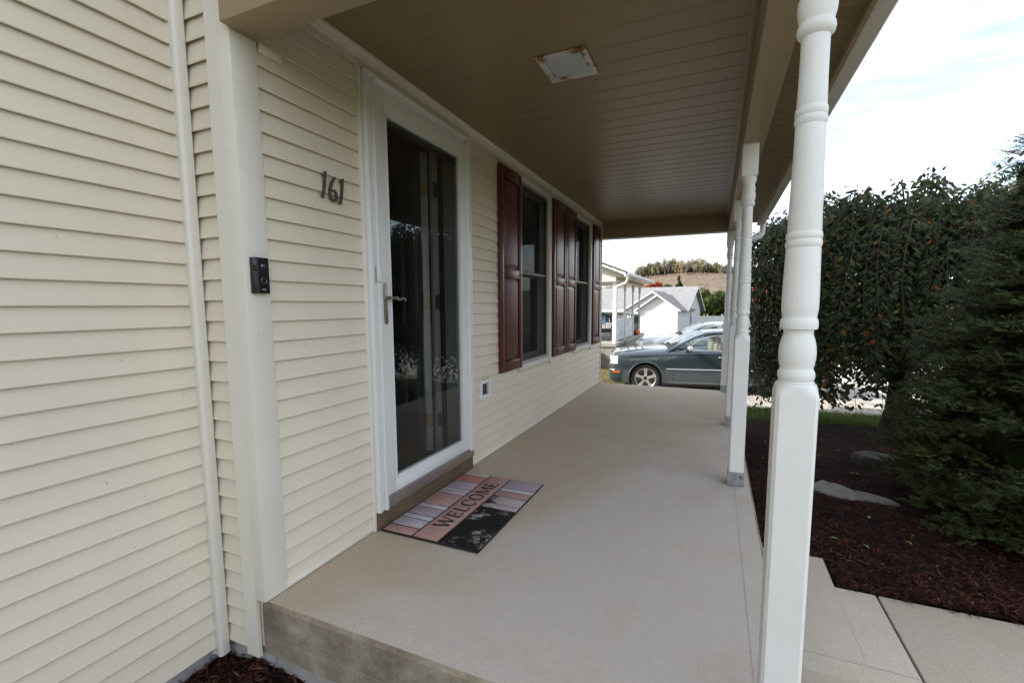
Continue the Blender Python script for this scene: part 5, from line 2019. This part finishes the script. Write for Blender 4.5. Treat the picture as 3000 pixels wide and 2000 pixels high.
for loc, ang, pnt, lab, sc_ in (((-1.00, 16.3, -0.93), 180 + 9, 'paint_silver', 'silver car parked behind the slate green sedan', 0.98),
                                ((-0.05, 20.6, -1.08), 180 + 8, 'paint_white', 'white car parked farthest, only its roof showing above the silver car', 1.0),
                                ((3.0, 25.5, -1.2), 180 + 5, 'paint_navy', 'dark blue car glimpsed between the porch post and the weeping tree', 1.0)):
    k = copy_tree(car1)
    k.location = loc
    k.rotation_euler = (0, 0, radians(ang))
    k.scale = (sc_, sc_, sc_)
    repaint(k, 'paint_slate', pnt)
    tag(k, lab, 'car')

# ------------------------------------------------------------------ neighbour's house with its porch
NX, NY = -1.58, 15.0
DZ = -0.15
nh = thing('neighbour_house', 'cream neighbouring house with a gabled porch roof and white gutter', 'house', (NX, NY, 0))
m_vinyl('far_cream', (0.60, 0.57, 0.48), (0.12, 1, 6))


def npart(name, mat, *b, parent=nh, bevel=0.0):
    return box(name, mat, parent, *b, bevel=bevel)


# deck
npart('deck', 'deck_grey', -6.0, 0.14, -0.06, 6.4, DZ - 0.10, DZ)
npart('deck_side', 'deck_side', -6.0, 0.10, -0.02, 6.35, -1.05, DZ - 0.101)
for i in range(2):
    npart('deck_step', 'deck_side', -2.2, -0.35, -0.40 - 0.32 * i, -0.06 - 0.32 * i, -1.05, DZ - 0.26 - 0.22 * i)
# posts
for i, yy in enumerate((0.06, 2.0, 3.75, 5.45)):
    px_ = 0.03
    q = MB()
    q.box(-0.045, 0.045, -0.045, 0.045, DZ, DZ + 0.95)
    q.lathe([(0.036, DZ + 0.95), (0.042, DZ + 0.98), (0.040, DZ + 1.03), (0.030, DZ + 1.07), (0.038, DZ + 1.10), (0.036, DZ + 1.3), (0.030, DZ + 1.60), (0.038, DZ + 1.63), (0.038, DZ + 1.68), (0.030, DZ + 1.72), (0.040, DZ + 1.78)], 14)
    q.box(-0.045, 0.045, -0.045, 0.045, DZ + 1.78, DZ + 2.03)
    o = q.build('porch_post', 'far_white', nh, smooth=True)
    o.location = (px_, yy, 0)
# beams, gable, roof
npart('porch_beam', 'far_white', -6.0, 0.09, -0.06, 0.09, 1.88, 2.02)
npart('porch_beam', 'beam_wrap', -0.05, 0.09, 0.10, 6.3, 1.88, 2.02)
npart('porch_ceiling', 'beam_wrap', -6.0, 0.0, 0.10, 6.3, 2.005, 2.03)
npart('soffit', 'beam_wrap', 0.092, 0.42, -0.05, 6.3, 2.02, 2.045)
gb = MB()
gb.prism([(-6.0, 2.02), (0.34, 2.03), (0.34, 2.10), (-2.9, 3.42), (-6.0, 2.16)], lambda u, v, t: (u, t, v), -0.02, 0.05)
gb.build('gable_wall', 'far_cream', nh)
for i in range(12):
    z_ = 2.03 + i * 0.11
    x1_ = 0.30 - max(0, (z_ - 2.10)) * 2.45
    gp = MB().prism([(0, 0), (0.016, 0), (0.003, 0.112), (0, 0.112)], lambda u, v, t: (t, -u, v), -5.6, x1_)
    go = gp.build('siding_plank', 'far_cream', nh)
    go.location = (0, -0.021, z_)
rf = MB()
rf.prism([(-2.9, 3.46), (0.46, 2.13), (0.46, 2.19), (-2.9, 3.53), (-6.3, 2.19), (-6.3, 2.13)], lambda u, v, t: (u, t, v), -0.30, 6.5)
rf.build('roof', 'shingle_dark', nh)
rk = MB()
rk.prism([(-2.9, 3.40), (0.44, 2.07), (0.44, 2.125), (-2.9, 3.455)], lambda u, v, t: (u, t, v), -0.30, -0.27)
rk.build('rake_board', 'far_white', nh)
gt = MB()
gt.prism([(0.44, 2.17), (0.44, 2.06), (0.49, 2.05), (0.545, 2.10), (0.545, 2.165), (0.535, 2.165), (0.50, 2.07), (0.45, 2.07), (0.45, 2.17)], lambda u, v, t: (u, t, v), -0.30, 6.4)
gt.build('gutter', 'far_white', nh)
MB().tube([(0.49, -0.2, 2.08), (0.49, -0.2, 1.92), (0.44, -0.18, 1.82), (0.20, -0.10, 1.74), (0.13, -0.07, 1.70), (0.12, -0.06, 1.6), (0.12, -0.06, DZ)], 0.042, 10).build('downspout', 'far_white', nh, smooth=True)
# carved rail panels between the posts
for a, b in ((0.12, 1.94), (2.06, 3.69)):
    rp_ = npart('rail_panel', 'rail_grey', 0.012, 0.040, a, b, DZ + 0.06, DZ + 0.74)
    for zz, sgn in ((0.20, 1), (0.52, -1)):
        for k_ in range(3):
            f = MB()
            m_ = (b - a) / 2
            pts_ = [(0, -m_ + 0.06, 0), (0, -m_ * 0.5, 0), (0, -m_ * 0.25, 0.07 * sgn), (0, m_ * 0.25, 0.07 * sgn), (0, m_ * 0.5, 0), (0, m_ - 0.06, 0)]
            f.tube(pts_, 0.006, 5)
            fo = f.build('fretwork', 'far_white', rp_)
            fo.location = (0.016, 0, -0.34 + zz + k_ * 0.035)
    npart('rail_cap', 'far_white', -0.01, 0.065, a, b, DZ + 0.741, DZ + 0.785, parent=nh)
# dark picket railing on the far side
npart('railing', 'black_plastic', -6.0, -0.02, 6.20, 6.25, DZ + 0.82, DZ + 0.87)
for i in range(24):
    npart('baluster', 'black_plastic', -0.25 - i * 0.14, -0.225 - i * 0.14, 6.21, 6.235, DZ, DZ + 0.82)
npart('railing', 'black_plastic', 0.01, 0.05, 3.80, 5.40, DZ + 0.82, DZ + 0.86)
for i in range(9):
    npart('baluster', 'black_plastic', 0.015, 0.035, 3.90 + i * 0.17, 3.92 + i * 0.17, DZ, DZ + 0.82)
npart('house_wall', 'far_cream', -12, -6.0, -3.0, 8.0, -1.05, 2.2)

# wicker chair on that porch
wc = thing('wicker_chair', 'black wicker armchair on the neighbouring porch', 'chair', (NX - 0.55, NY + 1.3, DZ), radians(20))
s_ = MB(); s_.box(-0.30, 0.30, -0.28, 0.28, 0.30, 0.42); s_.build('seat', 'wicker', wc, bevel=0.03, smooth=True)
bk = MB()
for i in range(13):
    t = pi * i / 12
    bk.tube([(0.29 * cos(t), 0.27, 0.40), (0.33 * cos(t), 0.34, 0.62 + 0.30 * sin(t))], 0.010, 5)
bk.tube([(0.33 * cos(pi * i / 16), 0.34, 0.62 + 0.30 * sin(pi * i / 16)) for i in range(17)], 0.028, 8)
bk.build('backrest', 'wicker', wc, smooth=True)
for sx in (-1, 1):
    MB().tube([(sx * 0.31, 0.30, 0.66), (sx * 0.34, 0.0, 0.62), (sx * 0.33, -0.26, 0.58), (sx * 0.31, -0.28, 0.40)], 0.030, 8).build('arm', 'wicker', wc, smooth=True)
    for sy in (-1, 1):
        MB().tube([(sx * 0.27, sy * 0.25, 0.32), (sx * 0.30, sy * 0.27, 0.0)], [0.026, 0.018], 8).build('leg', 'wicker', wc)
# pumpkin
pk = thing('pumpkin', 'orange pumpkin on the neighbouring deck edge', 'pumpkin', (NX + 0.03, NY + 4.75, DZ))
pm = MB()
nu, nv = 40, 12
for i in range(nv + 1):
    t = pi * i / nv
    for j in range(nu):
        p = 2 * pi * j / nu
        r_ = 0.16 * sin(t) * (1 + 0.07 * abs(sin(p * 4)) ** 0.6)
        pm.v.append((r_ * cos(p), r_ * sin(p), 0.125 - 0.125 * cos(t) * (1 - 0.12 * (1 if t > 2.6 else 0))))
for i in range(nv):
    for j in range(nu):
        pm.f.append((i * nu + j, i * nu + (j + 1) % nu, (i + 1) * nu + (j + 1) % nu, (i + 1) * nu + j))
pm.build('rind', 'pumpkin', pk, smooth=True)
MB().tube([(0, 0, 0.23), (0.01, 0, 0.27), (0.03, 0.0, 0.30)], [0.022, 0.016, 0.014], 7).build('stem', 'stem_green', pk)
# pale flowers below the deck
random.seed(61)
for i in range(5):
    fw_ = thing('flower', 'pale lilac flower plant in the row below the neighbouring deck', 'flower', (NX + 0.32 + random.uniform(-0.03, 0.03), NY + 2.9 + i * 0.42, gz(0, 18)), 0, 'pale flowers along the deck')
    MB().tube([(0, 0, 0), (0.01, 0, 0.3)], 0.01, 5).build('stem', 'stem_green', fw_)
    hd_ = MB()
    for k_ in range(16):
        hd_.sphere((random.uniform(-0.06, 0.06), random.uniform(-0.06, 0.06), 0.34 + random.uniform(-0.09, 0.09)), 0.035, 6, 4)
    hd_.build('flower_head', 'white_flower', fw_)
    lf_ = MB()
    for k_ in range(10):
        t = random.uniform(0, 6.28)
        leaf(lf_, Vector((0, 0, 0.03)), Vector((cos(t), sin(t), 0.8)), Vector((0, 0, 1)), 0.20, 0.05)
    lf_.build('leaves', 'grass_blade', fw_)

# ------------------------------------------------------------------ garage house in the distance
GB = radians(-9)
gh_ = thing('garage_house', 'white house with grey shingle roof and white single garage door', 'house', (-1.79, 46.43, -1.65), GB)
m_vinyl('far_siding', (0.44, 0.45, 0.465), (0.12, 1, 6))
plain('far_siding_end', (0.46, 0.47, 0.485), 0.7, var=0.03)  # end-wall siding, a little paler than the front siding


def gpoly(name, mat, poly, fn, a, b, parent=gh_):
    return MB().prism(poly, fn, a, b).build(name, mat, parent)


uv_front = lambda u, v, t: (u, t, v)
# garage bay
gpoly('garage_wall', 'far_siding', [(-3.9, 0), (0, 0), (0, 2.30), (-1.95, 3.62), (-3.9, 2.30)], uv_front, 0.0, 3.2)
for i in range(26):
    z_ = 0.05 + i * 0.135
    if z_ < 2.30:
        segs = [(-3.88, -3.20), (-0.70, -0.02)] if z_ < 2.18 else [(-3.88, -0.02)]
    else:
        hw = max(0.0, (3.62 - z_ - 0.10) * 1.95 / 1.32)
        segs = [(-1.95 - hw, -1.95 + hw)]
    for a, b in segs:
        if b - a > 0.1:
            go = MB().prism([(0, 0), (0.035, 0), (0.004, 0.137), (0, 0.137)], lambda u, v, t: (t, -u, v), a, b).build('siding_plank', 'far_siding', gh_)
            go.location = (0, -0.002, z_)
box('garage_door_frame', 'far_white', gh_, -3.20, -3.05, -0.05, 0.0, 0, 2.18)
box('garage_door_frame', 'far_white', gh_, -0.85, -0.70, -0.05, 0.0, 0, 2.18)
box('garage_door_frame', 'far_white', gh_, -3.05, -0.85, -0.05, 0.0, 2.05, 2.18)
gd = box('garage_door', 'far_white', gh_, -3.05, -0.85, -0.02, 0.0, 0.0, 2.05)
for i in range(4):
    MB().box(-1.08, 1.08, -0.014, -0.010, -1.015 + i * 0.512, -1.015 + i * 0.512 + 0.495).build('door_panel', 'far_white', gd, bevel=0.003)
for s0, s1 in (((-4.20, 2.10), (-1.95, 3.66)), ((-1.95, 3.66), (0.30, 2.10))):
    nrm = 0.16
    gpoly('rake_board', 'far_white', [(s0[0], s0[1]), (s1[0], s1[1]), (s1[0], s1[1] + nrm), (s0[0], s0[1] + nrm)], uv_front, -0.42, -0.36)
gpoly('garage_roof', 'shingle_grey', [(-4.22, 2.12), (-1.95, 3.70), (0.32, 2.12), (0.32, 2.26), (-1.95, 3.86), (-4.22, 2.26)], uv_front, -0.40, 5.5)
# second, larger gable behind it
gpoly('gable_wall', 'far_siding', [(-5.6, 0.0), (-0.05, 0), (-0.05, 2.35), (-2.85, 4.05), (-5.6, 2.35)], uv_front, 1.4, 5.0)
for s0, s1 in (((-5.95, 2.12), (-2.85, 4.02)), ((-2.85, 4.02), (0.2, 2.12))):
    gpoly('rake_board', 'far_white', [(s0[0], s0[1]), (s1[0], s1[1]), (s1[0], s1[1] + 0.17), (s0[0], s0[1] + 0.17)], uv_front, 1.06, 1.12)
gpoly('gable_roof', 'shingle_grey', [(-5.98, 2.14), (-2.85, 4.06), (0.22, 2.14), (0.22, 2.28), (-2.85, 4.22), (-5.98, 2.28)], uv_front, 1.10, 7.0)
# main body, ridge across
side = lambda u, v, t: (t, u, v)
gpoly('house_wall', 'far_siding', [(2.9, 0), (10.4, 0), (10.4, 2.35), (7.0, 4.55), (2.9, 2.35)], side, -22, -0.01)
gpoly('end_wall', 'far_siding_end', [(0.0, 0.0), (3.0, 0.0), (3.0, 2.2), (0.0, 2.2)], side, -0.02, 0.012)
for i in range(32):
    z_ = 0.04 + i * 0.135
    if z_ < 2.2:
        a, b = 0.02, 10.38
    else:
        f = (z_ - 2.35) / 2.2
        a, b = 2.9 + 4.1 * max(0, f) + 0.1, 10.4 - 3.4 * max(0, f) - 0.1
    if b - a > 0.2:
        go = MB().prism([(0, 0), (0.035, 0), (0.004, 0.137), (0, 0.137)], lambda u, v, t: (u, t, v), a, b).build('siding_plank', 'far_siding_end', gh_)
        go.location = (0.014, 0, z_)
gpoly('main_roof', 'shingle_grey', [(2.3, 2.08), (7.0, 4.62), (11.2, 2.02), (11.2, 2.18), (7.0, 4.78), (2.3, 2.24)], side, -22.4, 0.42)
gpoly('rake_board', 'far_white', [(2.3, 2.06), (7.0, 4.58), (7.0, 4.74), (2.3, 2.22)], side, 0.42, 0.46)
gpoly('rake_board', 'far_white', [(7.0, 4.58), (11.2, 2.0), (11.2, 2.16), (7.0, 4.74)], side, 0.42, 0.46)
box('fascia', 'far_white', gh_, -22.4, 0.40, 2.24, 2.29, 2.05, 2.24)
box('utility_pipe', 'galv', gh_, 0.04, 0.10, 5.2, 5.28, 0.2, 2.0)
box('meter_box', 'galv', gh_, 0.04, 0.16, 5.34, 5.60, 0.9, 1.5)
for u0 in (-8.6, -10.6):
    wn_ = box('window', 'far_white', gh_, u0, u0 + 1.1, 2.86, 2.90, 0.75, 1.95)
    MB().box(-0.47, -0.03, -0.03, -0.021, -0.5, 0.5).build('pane', 'car_glass', wn_)
    MB().box(0.03, 0.47, -0.03, -0.021, -0.5, 0.5).build('pane', 'car_glass', wn_)
    for du in (-0.42, 1.12):
        box('shutter', 'blue_paint', gh_, u0 + du, u0 + du + 0.38, 2.85, 2.89, 0.72, 1.98)
wn_ = box('window', 'far_white', gh_, -5.2, -4.3, 1.36, 1.40, 0.75, 1.95)
MB().box(-0.38, 0.38, -0.03, -0.021, -0.5, 0.5).build('pane', 'car_glass', wn_)

# white vinyl privacy fence right of it
fn = thing('vinyl_fence', 'white vinyl privacy fence right of the garage house', 'fence', (-0.80, 54.6, -1.62), radians(23))
for i in range(6):
    a = i * 1.62
    q = MB().box(a - 0.07, a + 0.07, -0.07, 0.07, 0, 1.62)
    q.lathe([(0.10, 1.62), (0.10, 1.66), (0.0, 1.74)], 4, lambda x, y, z, a=a: (a + x, y, z), cap=False)
    q.build('fence_post', 'far_white', fn)
    if i < 5:
        MB().box(a + 0.07, a + 1.55, -0.03, 0.03, 1.36, 1.50).build('top_rail', 'far_white', fn)
        MB().box(a + 0.07, a + 1.55, -0.03, 0.03, 0.05, 0.20).build('bottom_rail', 'far_white', fn)
        for k_ in range(9):
            MB().box(a + 0.075 + k_ * 0.164, a + 0.233 + k_ * 0.164, -0.018, 0.018, 0.20, 1.36).build('fence_board', 'far_white', fn)

# small shed beyond the fence
sh_ = thing('garden_shed', 'small white shed roof showing above the vinyl fence', 'shed', (3.1, 76.8, -1.65), radians(-5))
MB().box(-0.95, 1.6, 0, 2.2, 0, 1.35).build('wall', 'far_white', sh_)
MB().prism([(-0.25, 1.30), (1.1, 2.06), (2.45, 1.30), (2.45, 1.38), (1.1, 2.16), (-0.25, 1.38)], side, -1.15, 1.8).build('roof', 'shingle_grey', sh_)
# house with a red roof, mostly behind the weeping tree
rh = thing('red_roof_house', 'white house with a red roof glimpsed behind the weeping tree', 'house', (5.8, 67.0, -1.65), radians(-8))
MB().box(0, 8, 0, 7, 0, 2.9).build('wall', 'far_white', rh)
MB().prism([(-0.4, 2.8), (3.5, 5.0), (7.4, 2.8), (7.4, 2.95), (3.5, 5.2), (-0.4, 2.95)], side, -0.4, 8.4).build('roof', 'red_roof', rh)
for i in range(3):
    wn_ = box('window', 'far_white', rh, 1.0 + i * 2.4, 2.0 + i * 2.4, -0.05, 0.0, 1.0, 2.2)
    MB().box(-0.42, 0.42, -0.035, -0.026, -0.5, 0.5).build('pane', 'car_glass', wn_)


# ------------------------------------------------------------------ trees in the distance
def crown_mesh(seed, n, shape, leaf_r, mat, clumps=14, trunk=True, conic=False, gaps=0.0):
    random.seed(seed)
    mb = MB()
    cl_ = []
    for i in range(clumps):
        if conic:
            z_ = random.random() ** 1.3
            r_ = (1 - z_) * 0.95 + 0.04
            a = random.uniform(0, 6.28)
            cl_.append((Vector((cos(a) * r_ * random.uniform(0.3, 0.9), sin(a) * r_ * random.uniform(0.3, 0.9), z_)), 0.10 + 0.20 * (1 - z_)))
        else:
            d = Vector((random.gauss(0, 1), random.gauss(0, 1), random.gauss(0, 1))).normalized() * random.uniform(0.25, 0.72)
            cl_.append((Vector((d.x, d.y, 0.5 + d.z * 0.5)), random.uniform(0.18, 0.36)))
    for i in range(n):
        c, r_ = random.choice(cl_)
        d = Vector((random.gauss(0, 1), random.gauss(0, 1), random.gauss(0, 1))).normalized() * (r_ * random.uniform(0.5, 1.05))
        p = c + Vector((d.x, d.y, d.z * (0.45 if conic else 0.6)))
        nrm = (d + Vector((random.gauss(0, 0.5), random.gauss(0, 0.5), random.gauss(0, 0.5)))).normalized() * leaf_r
        a = nrm.orthogonal().normalized() * leaf_r * random.uniform(0.6, 1.2)
        b = nrm.normalized().cross(a) * random.uniform(0.6, 1.2)
        pts = [p - a - b * 0.4, p + a * 0.3 - b, p + a + b * 0.5, p - a * 0.4 + b]
        mb.add([(q.x * shape[0], q.y * shape[0], q.z * shape[1]) for q in pts], [(0, 1, 2, 3)])
    me = bpy.data.meshes.new('crown')
    me.from_pydata(mb.v, [], mb.f)
    me.materials.append(MATS[mat])
    return me


def trunk_mesh(h, r, mat, seed, bare=0.0):
    random.seed(seed)
    mb = MB()
    mb.tube([(0, 0, -0.3), (0.02 * h, 0, h * 0.4), (0, 0.02 * h, h * 0.75), (0.01 * h, 0, h)], [r, r * 0.8, r * 0.5, r * 0.15], 6)
    for i in range(9):
        a = random.uniform(0, 6.28)
        z0 = h * random.uniform(0.35, 0.85)
        L = h * random.uniform(0.15, 0.32)
        mb.tube([(0, 0, z0), (cos(a) * L * 0.5, sin(a) * L * 0.5, z0 + L * 0.45), (cos(a) * L * 0.75, sin(a) * L * 0.75, z0 + L)], [r * 0.4, r * 0.25, r * 0.06], 4)
    me = bpy.data.meshes.new('trunk')
    me.from_pydata(mb.v, [], mb.f)
    me.materials.append(MATS[mat])
    return me


def tree(name, label, loc, cm, tm, group=None, lift=0.0, s=1.0, rz=0.0, sz=1.0):
    t = thing(name, label, 'tree', loc, rz, group)
    t.scale = (s, s, s * sz)
    c = link('crown', cm, t)
    c.location = (0, 0, lift)
    link('trunk', tm, t)
    return t


c_red = crown_mesh(71, 2600, (3.0, 4.4), 0.075, 'maple_red', 18)
tk_m = trunk_mesh(4.5, 0.16, 'bark', 72)
tree('red_maple', 'red autumn maple above the grey roof behind the neighbouring porch', (-8.0, 78.5, -1.65), c_red, tk_m, lift=2.2, s=1.0)
c_sp = crown_mesh(73, 2600, (1.9, 6.6), 0.06, 'spruce_dark', 34, conic=True)
tree('spruce', 'small dark pointed spruce standing above the grey garage roof', (-4.25, 80.0, -1.65), c_sp, tk_m, lift=0.8, s=0.97)
c_gb = crown_mesh(74, 1500, (1.6, 3.0), 0.09, 'pine_green', 12)
tree('green_tree', 'rounded green tree between the red maple and the spruce', (-5.9, 79.2, -1.65), c_gb, tk_m, lift=3.4, s=1.0)
c_pn = crown_mesh(75, 3600, (2.6, 4.8), 0.075, 'pine_green', 20)
c_pn2 = crown_mesh(76, 3600, (2.4, 4.6), 0.075, 'pine_green', 22)
for i, (x, y, lab, sc_) in enumerate(((0.2, 68.0, 'yellow green tree right beside the gable end of the garage house', 0.92), (2.2, 70.5, 'layered green pine behind the white vinyl fence', 1.0), (4.6, 69.0, 'green tree next to the farthest porch post, right of the layered pine', 0.95),
                                      (-1.2, 73.0, 'green tree showing just above the right slope of the garage roof', 0.80))):
    tree('pine_tree', lab, (x, y, -1.65), (c_pn, c_pn2)[i % 2], tk_m, 'green trees behind the vinyl fence', lift=0.7, s=sc_, rz=i * 1.3)
tree('yellow_tree', 'yellow green tree seen through the neighbouring porch', (-11.6, 62.0, -1.65), c_pn2, tk_m, lift=1.0, s=1.0, rz=2.0)

# the wood along the crest of the hill: trunks one can tell apart
cms = [crown_mesh(81, 620, (3.1, 7.2), 0.12, 'autumn_green', 13), crown_mesh(82, 560, (2.9, 7.6), 0.12, 'autumn_gold', 12), crown_mesh(83, 600, (3.2, 6.6), 0.12, 'autumn_rust', 13), crown_mesh(84, 300, (3.0, 7.4), 0.085, 'autumn_bare', 14),
       crown_mesh(85, 640, (2.7, 8.0), 0.12, 'autumn_green', 11), crown_mesh(86, 360, (2.6, 7.8), 0.09, 'autumn_bare', 12)]
tms = [trunk_mesh(9.5, 0.18, 'birch', 91), trunk_mesh(10.5, 0.16, 'bark', 92), trunk_mesh(10.0, 0.16, 'birch', 93)]
words = ['mixed green tree in the wood along the hill crest', 'golden autumn tree in the wood along the hill crest', 'rust coloured autumn tree in the wood along the hill crest', 'nearly bare grey tree in the wood along the hill crest',
         'tall slim green tree in the wood along the hill crest', 'thin bare pale tree in the wood along the hill crest']
random.seed(95)
for i in range(165):
    x = random.uniform(-60, 26)
    y = random.uniform(322, 350)
    k = random.choices(range(6), (5, 3, 3, 3, 4, 3))[0]
    if x < -48:
        k = random.choice((3, 5, 2, 0))
    s_ = random.uniform(0.95, 1.35) * (0.82 if x < -50 or x > 4 else 1.0) * (0.8 + 0.2 * (1 if -46 < x < -5 else 0))
    tree('hill_tree', words[k], (x, y, hill_z(x, y) - 0.3), cms[k], tms[i % 3], 'trees along the crest of the hill', lift=0.9, s=s_, rz=random.uniform(0, 6.28), sz=random.uniform(0.9, 1.1))
# scrub at the foot of that wood
scr = MB()
for i in range(9000):
    x = random.uniform(-64, 30)
    y = random.uniform(314, 346) if i % 4 else random.uniform(230, 326)
    if nz(x, y, 5, 0.12) < 0.05 and i % 4 == 0:
        continue
    z_ = hill_z(x, y)
    r_ = random.uniform(0.2, 0.7)
    p = Vector((x + random.gauss(0, 0.6), y, z_ + random.uniform(0, 1.1)))
    a = Vector((random.gauss(0, 1), random.gauss(0, 1), random.gauss(0, 1))).normalized() * r_
    b = a.orthogonal().normalized() * r_ * 0.8
    scr.add([p - a, p - b, p + a, p + b], [(0, 1, 2, 3)])
tag(scr.build('hillside_scrub', 'autumn_rust'), 'low brown scrub on the hillside field below the wood', 'scrub', kind='stuff')
